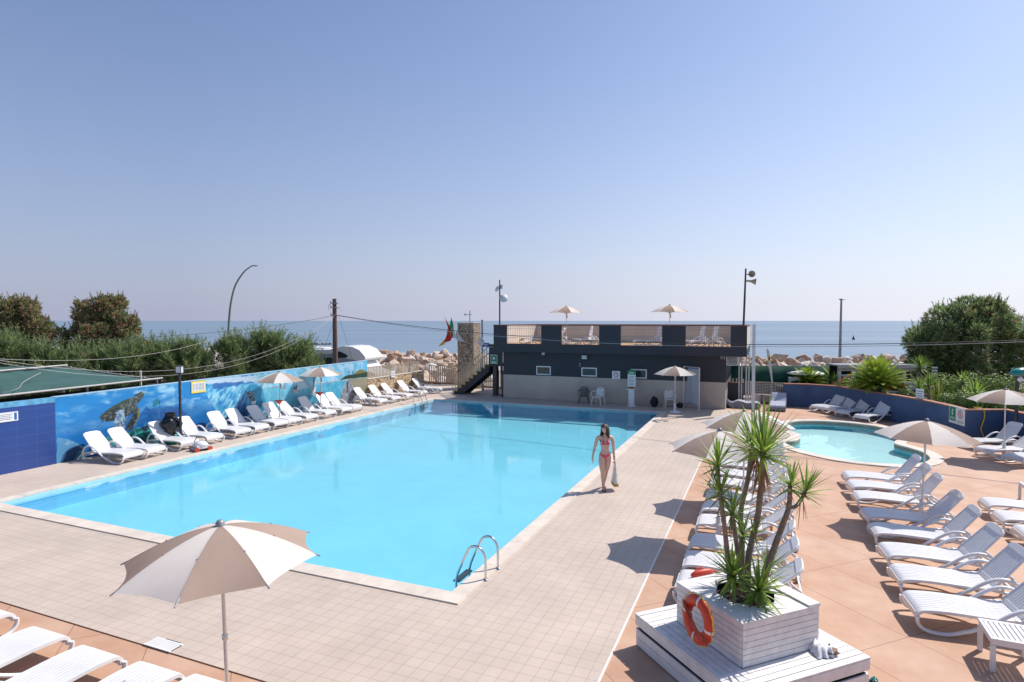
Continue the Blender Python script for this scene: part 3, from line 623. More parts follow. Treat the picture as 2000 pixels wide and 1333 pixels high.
for i in range(0,len(edges),2):
    mb=MB(); mb.b2((edges[i],0,3.041),(edges[i+1],.14,4.04)); mb.build('parapet_pier','dark_wall',bl)
mb=MB(); mb.b2((0,.141,2.951),(.14,DB+.3,4.04)); mb.build('side_parapet','dark_wall',bl)
mb=MB()
mb.b2((.141,.142,2.976),(.145,DB+.15,4.03)); mb.b2((.15,DB+.15,2.976),(XR-.15,DB+.3,4.035)); mb.b2((XR-.14,.141,2.976),(XR,DB+.14,4.04))
for i in range(0,len(edges),2): mb.b2((max(.15,edges[i]+.01),.1405,2.976),(min(XR-.15,edges[i+1]-.01),.145,4.03))
mb.build('inner_parapet','cream_wall',bl)
mb=MB(); mb.b2((-.02,-.02,4.041),(XR+.02,.17,4.085)); mb.b2((-.02,.171,4.041),(.16,DB+.3,4.085)); mb.b2((XR-.16,.171,4.041),(XR+.02,DB+.3,4.085)); mb.b2((.161,DB+.14,4.041),(XR-.161,DB+.32,4.085))
mb.build('parapet_capping','rust_cap',bl)
mb=MB()
for a,b_ in ox: mb.b2((a,-.01,3.041),(b_,.15,3.065))
mb.build('opening_sill','rust_cap',bl)
for a,b_ in ox:
    mb=MB(); n=int((b_-a)/.105)
    for i in range(1,n): mb.b2((a+i*(b_-a)/n-.006,.05,3.07),(a+i*(b_-a)/n+.006,.062,4.03))
    for z in (3.12,3.5,3.86,3.98): mb.b2((a,.063,z),(b_,.075,z+.015))
    mb.build('railing_grille','grey_metal',bl)
# windows
for i,(x0,y0,x1,y1) in enumerate([(1048,715,1076,733),(1136,718,1166,736),(1232,721,1263.5,740)]):
    va,za=onU(x0,y0,UL); vb,zb=onU(x1,y1,UL); xa,xb=X(va),X(vb)
    mb=MB(); t=.055
    mb.b2((xa,yl-.04,za-t),(xb,yl-.006,za)); mb.b2((xa,yl-.04,zb),(xb,yl-.006,zb+t)); mb.b2((xa,yl-.04,zb+t),(xa+t,yl-.006,za-t)); mb.b2((xb-t,yl-.04,zb+t),(xb,yl-.006,za-t))
    w=mb.build('window','white',bl); mb=MB(); mb.b2((xa+t,yl-.02,zb+t),(xb-t,yl-.008,za-t)); mb.build('pane','glass',w)
# drain pipe + black corner post
mb=MB(); mb.tube([(xl-.05,yl-.04,0),(xl-.05,yl-.04,2.6)],.045); mb.tube([(xl-.17,yl+.05,1.3),(xl-.17,yl+.05,2.6)],.035); mb.build('drain_pipe','dark_metal',bl)
# wall lamps
def box_on(name,label,cat,px,py,w,h,d,m,u=UL):
    v,z=onU(px,py,u); r=thing(name,label,cat,W(u-.006,v,z),ROT); mb=MB(); mb.b2((-w/2,-d,-h/2),(w/2,0,h/2)); mb.build('housing',m,r,bevel=.01)
    mb=MB(); mb.b2((-w*.4,-d-.01,-h*.4),(w*.4,-d,h*.3)); mb.build('lens','glass' if m!='white' else 'plastic_dull',r); return r
box_on('wall_lamp','white box lamp under the overhang left of the middle window','lamp',1142,698,.26,.2,.12,'white')
box_on('wall_lamp','small white box lamp under the overhang above the left window','lamp',1062,691,.16,.14,.1,'white')
box_on('wall_lamp','small black lamp under the overhang nearest the staircase','lamp',1020,689,.16,.14,.12,'dark_metal')
box_on('junction_box','small oval grey box on the dark wall above the middle window','box',1133,713,.1,.16,.06,'plastic_dull')
box_on('junction_box','small cream box at the right corner under the overhang','box',1412,699,.2,.12,.1,'plastic_dull')
# prohibition sign
v,z=onU(1203.5,733,UL); s=sign('prohibition_sign','white pool rule sign with a red ring beside the display stand',W(UL-.008,v,z),ROT,.42,.42,['sign_white']+lines(-.3,.3,-.46,-.3,2))
def ring(parent,r0,x,z,y,m='sign_red'):
    mb=MB(); n=20; vs=[]
    for i in range(n):
        a=2*PI*i/n
        for r in (r0,r0*.78): vs.append((x+r*math.cos(a),y,z+r*math.sin(a)))
    mb.add(vs,[(2*i,2*((i+1)%n),2*((i+1)%n)+1,2*i+1) for i in range(n)]); mb.bar((x-r0*.6,y,z+r0*.6),(x+r0*.6,y,z-r0*.6),.02,.001)
    return mb.build('red_ring',m,parent,fix=False)
ring(s,.13,0,.03,-.02)
mb=MB(); mb.ell((.0,-.018,.06),(.03,.002,.03),n=8,k=4); mb.bar((-.05,-.018,-.03),(.04,-.018,.03),.03,.002); mb.build('figure','print',s)
# left extension: landing + stair
exL,_=onU(950,700,UF+.6)
ex=thing('staircase','dark staircase with yellow edged steps rising to the roof terrace','stairs',W(UF,VL),ROT)
xe=X(exL); y0=yl+.35; y1=y0+1.15
mb=MB(); mb.b2((xe,y0,1.72),(xl-.25,y0+.12,2.94)); mb.b2((xe,y0+.121,1.72),(xl-.25,y1,1.86)); mb.build('landing','dark_wall',ex)
mb=MB(); mb.b2((xe-.03,y0-.02,2.941),(xl-.25,y0+.15,2.97)); mb.build('landing_capping','rust_cap',ex)
vs0,_=onU(887,768,UF+1.0); xs=X(vs0); n=9; run=(xe-xs)/n; rise=1.79/n
mb=MB(); st=MB()
out=[(xs,0.0),(xs+.5,0.0),(xe+.05,1.35),(xe,1.79)]
for s_ in (y0,y1-.05):
    pts=[(xs,0)]
    for i in range(n): pts+= [(xs+i*run,(i+1)*rise-.03),(xs+(i+1)*run,(i+1)*rise-.03)]
    pts+=[(xe,1.4),(xs+.55,0)]
    mx=Matrix(((1,0,0),(0,0,1),(0,1,0)))
    mb.prism(pts,s_,s_+.05,mx=mx)
mb.build('stringer','dark_wall',ex)
for i in range(n): st.b2((xs+i*run-.02,y0-.02,(i+1)*rise-.029),(xs+(i+1)*run+.01,y1+.02,(i+1)*rise+.012)); st.b2((xs+i*run,y0-.021,i*rise+.012),(xs+i*run+.02,y1+.021,(i+1)*rise-.03))
st.build('steps','mold',ex)
for s_ in (y0-.02,y1+.02):
    mb=MB(); mb.tube([(xs-.05,s_,.95),(xe-.05,s_,1.85+.95),(xe+.5,s_,2.82)],.03); mb.tube([(xs-.05,s_,.95),(xs-.05,s_,.0)],.022)
    mb.tube([(xs-.05,s_,.2),(xe,s_,2.0)],.015)
    k=17
    for i in range(1,k): x=xs+(xe-xs)*i/k; z=1.79*i/k; mb.b2((x-.02,s_-.02,z+.15),(x+.02,s_+.02,z+.97))
    mb.build('handrail','beige_metal',ex)
mb=MB(); mb.b2((xe+.15,y0+.2,0),(xe+.38,y0+.5,1.70)); mb.b2((xe+.1,y0+.15,0),(xe+.9,y0+.8,.05),1); mb.build('support_post',['dark_metal','rust_cap'],ex)
v,z=onU(965,702,UF+yl+.35); s=sign('assembly_sign','green safety sign with white border on the dark stair landing wall',W(UF+yl+.34,v,z),ROT,.42,.50,['sign_white',(-.44,-.45,.44,.45,'sign_green','green_field'),(-.3,-.38,.3,-.28,'sign_white','printed_line')])
mb=MB(); mb.ell((0,-.021,.05),(.07,.002,.07),n=10,k=6)
for a in range(4): mb.bar((.16*math.cos(a*PI/2+PI/4),-.021,.05+.12*math.sin(a*PI/2+PI/4)),(.09*math.cos(a*PI/2+PI/4),-.021,.05+.07*math.sin(a*PI/2+PI/4)),.025,.002)
mb.build('assembly_symbol','sign_white',s)
cb=thing('green_bin','dark green box standing under the stair landing','bin',W(UF+2.6,VL+.15),ROT); mb=MB(); mb.b2((-.45,-.3,.95),(.45,.3,1.35)); mb.b2((-.48,-.33,1.351),(.48,.33,1.4)); mb.build('box','net_green',cb,bevel=.02)
mb=MB(); [mb.b2((x-.03,y-.03,0),(x+.03,y+.03,.95)) for x in(-.4,.4) for y in (-.25,.25)]; mb.build('legs','dark_metal',cb)
# air conditioner
v,z=onU(1428,704,UL+.1); ac=thing('air_conditioner','beige air conditioning unit on the right end of the building','air conditioner',W(UL+.3,VBR+.28,z),ROT)
mb=MB(); mb.b2((-.27,-.3,-.25),(.3,.3,.25)); mb.build('casing','plastic_dull',ac,bevel=.02)
mb=MB(); [mb.b2((-.22,-.306,-.2+.065*i),(.22,-.3,-.17+.065*i)) for i in range(6)]; [mb.b2((-.2+.1*i,-.309,-.2),(-.19+.1*i,-.306,.18)) for i in range(5)]; mb.build('grille','dark_metal',ac)
# masts on the building
def mast(name,label,cat,px,ybase,ytop,u,r=.04,m='grey_metal',tilt=0.0,z0=None):
    v,zb=onU(px,ybase,u); _,zt=onU(px,ytop,u); zb=zb if z0 is None else z0; t_=thing(name,label,cat,W(u,v,zb),ROT); mb=MB(); mb.tube([(0,0,0),(tilt,0,(zt-zb)*.6),(tilt*1.6,0,zt-zb)],[r,r*.95,r*.75]); mb.build('pole',m,t_); return t_,zt-zb
an,h=mast('antenna_mast','antenna mast with two round dishes on the left end of the roof','antenna',976,634,547,UF+.3,.045,'wood' and 'dark_metal',z0=2.98)
for (x,z,r,ry) in ((-.12,h-.5,.17,-60),(.28,h-1.02,.24,50)):
    mb=MB(); mb.lathe([(.001,.08),(r*.5,.05),(r,0),(r*.96,-.02),(r*.5,.02),(.001,.05)],16); o=mb.build('dish','plastic_dull',an); o.location=(x,-.1,z); o.rotation_euler=(R(70),0,R(ry*.5))
mb=MB(); mb.bar((0,-.02,h-.5),(-.12,-.06,h-.5),.05); mb.bar((0,-.02,h-1.0),(.28,-.04,h-1.0),.04); mb.b2((.05,-.1,h-.5),(.16,.05,h-.28)); mb.b2((-.09,-.04,h-.36),(.16,.04,h-.32)); mb.build('bracket','grey_metal',an)
sp_,h=mast('loudspeaker_mast','dark mast with two horn loudspeakers on the right end of the roof','speaker mast',1451,634,525,UF+.3,.05,'dark_metal',tilt=.06,z0=2.98)
for z,ry,rz in ((h-.28,R(90),R(-70)),(h-.6,R(97),R(0))):
    mb=MB(); mb.lathe([(.04,-.18),(.05,-.02),(.07,.08),(.15,.26),(.165,.27),(.15,.28),(.06,.1),(.001,.08)],14); o=mb.build('horn','beige_metal',sp_); o.location=(.28,0,z); o.rotation_euler=(0,ry,rz)
mb=MB(); mb.bar((.08,0,h-.28),(.25,0,h-.28),.03); mb.bar((.08,0,h-.6),(.25,0,h-.6),.03); mb.build('bracket','dark_metal',sp_)
# white tall posts structure right of the building
wp=thing('white_post_frame','tall white steel posts with a low slatted gate at the right end of the building','post frame',W(UF,VR+.1),ROT)
def post(mb,px,yb,yt,D,w):
    p=at(px,yb,D); q=at(px,yt,D); l=Matrix.Rotation(-ROT,3,'Z')@(Vector((p.x,p.y,0))-W(UF,VR+.1)); mb.b2((l.x-w/2,l.y-w/2,0),(l.x+w/2,l.y+w/2,q.z))
mb=MB(); post(mb,1471,783,634,27.9,.14); mb.build('main_post','white_metal',wp)
mb=MB()
for px in (1443,1448,1457,1462): post(mb,px,783,696 if px<1460 else 690,30.6,.06)
mb.build('thin_posts','white_metal',wp)
mb=MB()
for px,yt in ((1431,740),(1438,740),(1451,741),(1456,745),(1461,745),(1466,745)): post(mb,px,783,yt,31.0,.06)
mb.build('slatted_gate','white_metal',wp)
fw=thing('dark_low_wall','low dark wall below the white posts','wall',W(24.4,VR-.75),ROT); mb=MB(); mb.b2((-.55,0,0),(.55,.15,1.12)); mb.build('wall','dark_wall',fw); mb=MB(); mb.b2((-.57,-.02,1.121),(.57,.17,1.16)); mb.build('coping','rust_cap',fw)
# ================================================================== LOUNGERS
def make_lounger():
    r=thing('sun_lounger','lounger','sun lounger',(0,0,0))
    bedp=smooth_pts([(-.005,0,.17),(-.01,0,.235),(.03,0,.285),(.12,0,.312),(.4,0,.325),(.8,0,.312),(1.1,0,.305),(1.29,0,.318)],3); bedp=[(p.x,p.z) for p in bedp]
    mb=MB()
    mb.strip(bedp,-.33,-.275,.04); mb.strip(bedp,.275,.33,.04)
    n=9; w=.55/n
    for i in range(n): y=-.275+i*w; mb.strip(bedp,y+.005,y+w-.005,.018)
    for x in (.02,.64,1.25): z=np.interp(x,[p[0] for p in bedp],[p[1] for p in bedp]); mb.b2((x-.03,-.274,z-.055),(x+.03,.274,z-.02))
    mb.strip([(p[0],p[1]-.004) for p in bedp[:9]],-.274,.274,.012)
    mb.build('bed','plastic',r,fix=True)
    mb=MB(); L=.72
    def wd(t): return .325-.045*t if t<.86 else .287-.11*((t-.86)/.14)**2.2
    for s in (-1,1):
        pts=[(t*L,s*(wd(t)-.028),0) for t in (0,.3,.6,.8,.9,.96)]
        mb.tube(pts,.03,6,flat=.7)
    m=9
    for i in range(m):
        y=-.26+.52*(i+.5)/m; sh=.87; mb.add([(0,y-.028,.008),(L*.9,(y-.028)*sh,.008),(L*.9,(y+.028)*sh,.008),(0,y+.028,.008),(0,y-.028,-.014),(L*.9,(y-.028)*sh,-.014),(L*.9,(y+.028)*sh,-.014),(0,y+.028,-.014)],[(0,1,2,3),(7,6,5,4),(0,4,5,1),(1,5,6,2),(2,6,7,3),(3,7,4,0)])
    top=[(L*.84,-.255)]+[(L*t,-(wd(t)-.0)) for t in (.86,.92,.96,.985)]+[(L,-.17),(L*1.012,0),(L,.17)]+[(L*t,(wd(t)-.0)) for t in (.985,.96,.92,.86)]+[(L*.84,.255)]
    mb.prism(top,-.022,.022)
    mb.b2((-.02,-.27,-.02),(.06,.27,.012)); mb.b2((L*.3,-.25,-.03),(L*.36,.25,-.0145))
    b=mb.build('backrest','plastic',r,bevel=.008); b.location=(1.30,0,.33); b.rotation_euler=(0,R(-58),0)
    for s in (-1,1):
        mb=MB()
        pts=smooth_pts([(-.005,0,.215),(.0,0,.14),(.07,0,.06),(.22,0,.022),(.42,0,.03),(.64,0,.115),(.9,0,.25),(1.1,0,.39),(1.26,0,.47),(1.42,0,.485),(1.58,0,.42),(1.67,0,.31),(1.70,0,.24)],3)
        pts=[(p.x,s*(.355+(.02 if .6<p.x<1.6 else 0)),p.z) for p in pts]
        mb.tube(pts,.024,8,flat=1.5,up=(0,1,0)); mb.build('arm_frame','plastic',r)
    for s in (-1,1):
        mb=MB(); mb.tube([(1.2,s*.315,.30),(1.4,s*.33,.27),(1.7,s*.335,.235),(1.86,s*.335,.12),(1.91,s*.335,.02)],.026,6); mb.tube([(1.7,s*.335,.235),(1.65,s*.335,.03)],.022,6)
        lg=mb.build('rear_leg','plastic',r)
        mb=MB(); mb.lathe([(.001,-.015),(.05,-.015),(.05,.015),(.001,.015)],12); w_=mb.build('wheel','plastic_dull',lg); w_.location=(1.88,s*.37,.05); w_.rotation_euler=(R(90),0,0)
    mb=MB(); mb.bar((1.86,-.33,.12),(1.86,.33,.12),.03); mb.bar((1.6,-.32,.25),(1.6,.32,.25),.03); mb.bar((1.46,-.15,.46),(1.62,-.15,.26),.025); mb.bar((1.46,.15,.46),(1.62,.15,.26),.025); mb.build('cross_bar','plastic',r)
    reg(r); return r
L0=make_lounger(); L0_used=[False]
def lounger(u,v,ang,label,group,z=0.0,back=None,sc_=None):
    # u,v = middle of the foot end ; ang in degrees, direction foot -> head
    if not L0_used[0]: L0_used[0]=True; o=L0; o.location=W(u,v,z); o.rotation_euler=(0,0,R(ang)); o['label']=label; o['group']=group
    else: o=copy_tree(L0,None,label,W(u,v,z),R(ang),group)
    if back is not None:
        for c in COL.objects:
            if c.parent==o and c.name.startswith('backrest'): c.rotation_euler=(0,R(-back),0)
    return o
ZD=.004
ordn=['first','second','third','fourth','fifth','sixth','seventh','eighth','ninth','tenth','eleventh','twelfth','thirteenth','fourteenth','fifteenth','sixteenth','seventeenth']
GL='white sun loungers in the row along the mural and stone wall'
Lpx=[(262,893,163),(308,880,162),(374,873,160),(423,853,154),(479,843,157),(516,832,156),(554,824,156),(581,814,157),(614,808,157),(651,797,157),(683,793,158),(704,786,158),(755,777,160),(780,770,158),(806,764,160),(834,760,158),(864,755,160)]
Ldesc={0:'white sun lounger next to the blue tiled wall, the nearest under the sea turtle mural',1:'white sun lounger under the sea turtle, second from the blue tiled wall',2:'white sun lounger with a black rubbish bag behind its back',3:'white sun lounger behind the pool cleaning robot, right of the black bag',
4:'white sun lounger under the yellow framed panel on the mural',5:'white sun lounger under the breaking wave, sixth from the blue tiled wall',6:'white sun lounger just right of the painted surfer, shaded by the left mural parasol',7:'white sun lounger directly left of the pole of the left mural parasol',8:'white sun lounger directly right of the pole of the left mural parasol',9:'white sun lounger in front of the right mural parasol, tenth from the blue tiled wall',10:'white sun lounger just right of the right mural parasol',11:'white sun lounger before the small low white table, twelfth from the blue tiled wall',
12:'white sun lounger at the right end of the mural by the stone wall corner',13:'white sun lounger, nearest of those fully in front of the stone wall',14:'white sun lounger in front of the middle of the stone wall',15:'white sun lounger in front of the far end of the stone wall',16:'farthest white sun lounger of the wall row, in front of the sliding gate'}
for i,(x,y,a) in enumerate(Lpx):
    vv=-13.15-(.15 if i>11 else 0); u=onV(x-6,650,vv)[0]; a=(a if i<4 else a-3)+[0,2,-3,1,-1,2,0,-3,2,1,-2,3,0,-2,2,-1,4][i]; lounger(u,vv,a,Ldesc[i],GL,ZD,back=[44,44,43,44,45,44,43,46,38,46,44,45,44,44,43,44,44][i]).scale=(.95,1,1)
GA='white sun loungers in the rows behind the yucca planter'
Au=[1.38,2.24,3.20,4.42,5.43,6.4,7.62,8.65,9.73,10.6]
for i,u in enumerate(Au):
    lounger(u-.08,3.30,math.degrees(ROT)+[0,2,-2,1,-1,2,0,-2,1,0][i],'white sun lounger behind the yucca, %s counted from the planter'%(ordn[i] if i<9 else 'farthest') if i else 'white sun lounger touching the planter with an orange rescue can on it',GA,ZD*0-.008,back=[40,42,44,38,42,42,40,42,40,42][i])
GB='white sun loungers in the middle row of the terracotta terrace'
Bu=[9.62,8.62,7.6,6.18,5.15,3.98,2.93,1.85]
Bl=['farthest white sun lounger of the middle row, at the rim of the wading pool','white sun lounger of the middle row second from the wading pool','white sun lounger of the middle row just behind the parasol pole','shaded white sun lounger of the middle row just in front of the parasol pole','shaded white sun lounger of the middle row, second in front of the parasol pole','white sun lounger of the middle row with full sun, third from the slatted side table','white sun lounger of the middle row second from the slatted side table','nearest white sun lounger of the middle row, directly behind the slatted side table']
for i,u in enumerate(Bu): lounger(u-.05,6.48,-18+[0,1,-1,1,-2,1,0,1][i],Bl[i],GB,-.008,back=[52,50,52,48,49,48,50,48][i])
GC='white sun loungers cut off by the right edge of the photo'
for i,(u,v) in enumerate([(8.05,9.05),(7.0,9.0),(6.05,9.05)]): lounger(u,v,math.degrees(ROT),['white sun lounger at the right edge of the photo beside the farther side table','white sun lounger at the right edge, middle of the three','nearest white sun lounger at the right edge, only its foot end in view'][i],GC,-.008,back=50)
GK='white sun loungers in a group in front of the blue wall'
for i,(x,y) in enumerate([(1594,797),(1619,801),(1645,807),(1682,816)]):
    u,v=uv(G(x,y,.2)); lounger(u,v,22+i,'white sun lounger by the blue wall behind the pool, %s of four from left'%ordn[i] if i<3 else 'rightmost white sun lounger of the four by the blue wall behind the wading pool',GK,-.008,back=46)
GR='white sun loungers by the blue wall near the yellow hose'
for i,(x,y) in enumerate([(1893,863),(1922,879),(1978,893)]):
    u,v=uv(G(x,y,.25)); lounger(u,v,4,['white sun lounger against the blue wall next to the yellow hose','white sun lounger beside the base of the right edge parasol','white sun lounger in front of the right edge parasol base, cut by the frame'][i],GR,-.008,back=[50,36,36][i])
GF='white sun loungers in the bottom left corner'
for i,(x,y) in enumerate([(2,1184),(105,1227),(204,1264),(320,1296),(430,1321)]):
    u,v=uv(G(x,y,.31)); lounger(u,v,math.degrees(math.atan2(-U.y,-U.x)),['white sun lounger at the left edge of the photo, only its foot end in view','white sun lounger in the bottom left corner, second from the left edge','white sun lounger in the bottom left corner, in the middle of the five','white sun lounger in the bottom left corner, fourth from the left edge','white sun lounger at the bottom edge beside the pole of the nearest parasol'][i],GF,-.008,back=30)
GT='white sun loungers on the roof terrace'
for i,(px,du,b_) in enumerate([(1022,2.2,40),(1053,1.5,55),(1113,1.6,80),(1139,1.4,80),(1243,1.5,80),(1272,1.6,45),(1327,1.6,80),(1352,1.4,80)]):
    v,_=onU(px,655,UF+du); lounger(UF+du,v-.1,math.degrees(ROT)+(0 if i<4 else 25 if i!=5 else 0),['white sun lounger on the roof terrace behind the leftmost railing','white sun lounger with folded back at the right of the leftmost terrace railing','white sun lounger on the terrace, left one behind the second railing','white sun lounger on the terrace, right one behind the second railing','upright white sun lounger on the terrace, left one behind the third railing','low white sun lounger on the terrace, right one behind the third railing','white sun lounger on the terrace, left one behind the rightmost railing','white sun lounger on the terrace, right one behind the rightmost railing'][i],GT,2.975,back=b_)
# ------------------------------------------------------------------ PARASOLS
def make_parasol(base=True):
    r=thing('parasol','p','parasol',(0,0,0));
    mb=MB(); Rr=.98; zt=2.16; nt=9; ns=6
    def rib(t): return Rr*(t*1.06-.06*t*t), zt-.36*(t**1.52)
    for k in range(8):
        a0=k*PI/4;a1=a0+PI/4; vs=[]
        for i in range(nt+1):
            t=i/nt; rr,z=rib(t)
            for j in range(ns+1):
                s=j/ns; a=a0+(a1-a0)*s; ch=math.cos(PI/8)/math.cos(a-a0-PI/8); q=1-(1-ch)*min(1,t*1.3)-.06*4*s*(1-s)*t**4
                vs.append((rr*q*math.cos(a),rr*q*math.sin(a),z-.012*4*s*(1-s)*t+.002*math.sin(s*9+k)*t))
        mb.add(vs,[(i*(ns+1)+j,i*(ns+1)+j+1,(i+1)*(ns+1)+j+1,(i+1)*(ns+1)+j) for i in range(nt) for j in range(ns)],k%2,True)
    c=mb.build('canopy',['canvas_w','canvas_b'],r,fix=False)
    
    for k in range(8):
        a=k*PI/4; mb=MB(); pts=[]
        for i in range(7):
            t=i/6*1.02; rr,z=rib(min(t,1)); rr*=(1.03 if i==6 else 1); pts.append((rr*math.cos(a),rr*math.sin(a),z-.016))
        mb.tube(pts,.008,5); mb.tube([(.03*math.cos(a),.03*math.sin(a),1.72),(.55*math.cos(a),.55*math.sin(a),rib(.47)[1]-.02)],.007,5)
        mb.build('rib','grey_metal',r)
    mb=MB(); mb.lathe([(.001,zt+.055),(.025,zt+.052),(.042,zt+.03),(.045,zt+.005),(.055,zt-.01),(.05,zt-.02)],14); mb.build('finial','grey_metal',r)
    mb=MB(); mb.tube([(0,0,.05),(0,0,zt)],.019,12); mb.lathe([(.019,.93),(.03,.94),(.032,.99),(.019,1.0)],12); mb.lathe([(.019,1.68),(.045,1.69),(.045,1.75),(.019,1.76)],12); mb.build('pole','alu',r)
    mb=MB(); mb.lathe([(.0001,0),(.27,0),(.275,.025),(.25,.05),(.12,.085),(.055,.11),(.05,.14),(.045,.45),(.03,.46)],22); mb.build('base','plastic',r)
    mb=MB(); mb.tube([(.03,0,1.70),(.05,.01,1.6),(.045,.0,1.48)],.012,5,flat=2); mb.build('tie_strap','canvas_b',r)
    reg(r); return r
P0=make_parasol(); first=[True]
def parasol(u,v,label,rz=0,tilt=(0,0),z=0.0,group='beige and cream striped parasols'):
    if first[0]: first[0]=False; o=P0; o['label']=label; o['group']=group
    else: o=copy_tree(P0,None,label,None,None,group)
    o.location=W(u,v,z); o.rotation_euler=(R(tilt[0]),R(tilt[1]),R(rz)); return o
o=parasol(-3.70,-.66,'largest nearest parasol in the bottom left, cream and taupe panels over the tiled deck',49,(0,-1.5),.02)
parasol(4.10,3.72,'parasol left behind the yucca heads, nearest to the poolside tiles',57,(0,0),-.008)
parasol(7.0,4.08,'parasol behind the tallest yucca head, farther than the one to its left',57,(0,0),-.008)
parasol(7.02,7.66,'parasol in the middle of the terracotta terrace partly covering the wading pool',62,(2,1),-.008)
parasol(15.0,11.45,'parasol at the right edge of the photo in front of the blue wall',50,(0,0),-.008)
parasol(20.65,.63,'parasol on a round white base in front of the building at the pool corner',-2,(0,0),ZD)
parasol(11.0,-14.05,'left one of the two parasols in front of the mural',8,(0,0),ZD)
parasol(13.9,-14.4,'right one of the two parasols in front of the mural',30,(0,0),ZD)
v,_=onU(1106,634,UF+3.2); q=parasol(UF+3.2,v,'left one of the two parasols on the roof terrace',10,(0,0),2.975)
v,_=onU(1308,634,UF+2.4); parasol(UF+2.4,v,'right one of the two parasols on the roof terrace',0,(0,0),2.975)
# red ashtray bowls on poles
for (u,v,n_) in ((11.0,-14.05,'left'),(13.9,-14.4,'right')):
    t_=thing('ashtray','small orange bowl clamped on the pole of the %s mural parasol'%n_,'ashtray',W(u,v,.98),group='orange bowls on parasol poles'); mb=MB(); mb.lathe([(.02,-.14),(.05,-.12),(.16,0),(.17,.02),(.15,.02),(.03,-.09)],14,c=(-.02,-.03,0)); mb.build('bowl','orange',t_); mb=MB(); mb.box((-.1,0,.02),(.3,.14,.012)); mb.build('tray','orange',t_)
# ------------------------------------------------------------------ side tables
def side_table(loc,rz,label,h=.42,w=.46,d=.46,parent=None):
    r=thing('side_table',label,'side table',loc,rz,'white plastic side tables'); mb=MB(); t=.03
    mb.b2((0,0,h-t),(w,.06,h)); mb.b2((0,d-.06,h-t),(w,d,h)); mb.b2((0,.06,h-t),(.035,d-.06,h)); mb.b2((w-.035,.06,h-t),(w,d-.06,h))
    n=8; s=(w-.07)/n
    for i in range(n): mb.b2((.035+i*s+.006,.06,h-t+.004),(.035+(i+1)*s-.006,d-.06,h-.002))
    mb.b2((.01,.01,h-.085),(w-.01,.025,h-t)); mb.b2((.01,d-.025,h-.085),(w-.01,d-.01,h-t)); mb.b2((.01,.026,h-.085),(.025,d-.026,h-t)); mb.b2((w-.025,.026,h-.085),(w-.01,d-.026,h-t))
    mb.build('table_top','plastic',r,bevel=.004)
    for x in (.028,w-.028):
        for y in (.028,d-.028): mb=MB(); mb.b2((x-.026,y-.026,0),(x+.026,y+.026,h-.086)); mb.build('leg','plastic',r,bevel=.004)
    return r
side_table(W(.68,7.12,-.008),ROT-.02,'white slatted side table at the bottom right, beside the nearest lounger',w=.52,d=.57)
side_table(W(9.35,10.2,-.008),ROT,'white side table at the right edge behind the cut off loungers')
u,v=uv(G(1610,796)); side_table(W(u,v,-.008),R(-10),'white side table against the blue wall behind the group of four loungers')
side_table(W(17.0,-14.3,ZD),ROT,'low white table under the beach mural between two loungers',h=.36)
side_table(W(22.7,-14.5,ZD),ROT,'low white table between the two farthest loungers by the stone wall',h=.36)
# ------------------------------------------------------------------ POOL LADDERS
def ladder(u0,u1,side,label,first_step=True):
    # side=+1: on the right edge (pool towards -v)
    r=thing('pool_ladder',label,'pool ladder',W((u0+u1)/2,(.30 if side>0 else -WP-.45),ZD),ROT)
    for u in (u0,u1):
        y=u-(u0+u1)/2; mb=MB(); s=-side*.8; q_=.72
        pts=smooth_pts([(0,y,0),(0,y,.30),(s*.03,y,.43),(s*.14,y,.53),(s*.27,y,.54),(s*.40,y,.46),(s*.62,y,.09),(s*.68,y,-.06),(s*.69,y,-.14),(s*.69,y,-.42)],4)
        mb.tube(pts,.021,10); rl=mb.build('handrail','chrome',r)
        mb=MB(); mb.lathe([(.021,.028),(.045,.024),(.052,0)],14,c=(0,y,0)); mb.build('flange','chrome',rl)
    for z in (-.10,-.30):
        mb=MB(); mb.b2((-side*.55-.06,-(u1-u0)/2,z-.02),(-side*.55+.06,(u1-u0)/2,z)); mb.build('step','dark_metal',r)
    return r
ladder(.62,1.12,1,'curved steel pool ladder at the near right corner of the main pool')
ladder(19.05,19.55,-1,'steel pool ladder at the far left corner of the main pool')
# drain grate
gr=thing('drain_grate','white slotted drain grate at the edge of the tiled deck','grate',W(-2.94,-3.02,.005),ROT)
mb=MB(); 
for i in range(14): mb.b2((i*.034,0.025,0),(i*.034+.02,.175,.012))
mb.b2((-.015,0,0),(.485,.024,.012)); mb.b2((-.015,.176,0),(.485,.2,.012)); mb.build('grille','white',gr)
mb=MB(); mb.b2((-.01,.001,-.004),(.48,.199,-.0005)); mb.build('pit','gap',gr)
# ------------------------------------------------------------------ PLANTER with platform
PC=W(-.39,4.33,-.008); pr=ROT+R(45)
pl=thing('wooden_platform','white painted two tier wooden platform under the yucca planter','platform',PC,pr)
hw=.965; zt=.43
def planks(mb,x0,x1,y0,y1,z0,z1,n,axis,gap=.004,mi=0,j=.003):
    for i in range(n):
        a=i/n;b=(i+1)/n; dz=random.uniform(-j,j)*.5
        if axis=='x': mb.b2((x0,y0+(y1-y0)*a+gap,z0),(x1,y0+(y1-y0)*b-gap,z1+dz),mi)
        else: mb.b2((x0+(x1-x0)*a+gap,y0,z0),(x0+(x1-x0)*b-gap,y1,z1+dz),mi)
mb=MB(); 
planks(mb,-hw,hw,-hw,-hw+.38,zt-.024,zt,4,'x'); planks(mb,-hw,hw,hw-.38,hw,zt-.024,zt,4,'x')
planks(mb,-hw,-hw+.38,-hw+.382,hw-.382,zt-.024,zt,4,'y'); planks(mb,hw-.38,hw,-hw+.382,hw-.382,zt-.024,zt,4,'y')
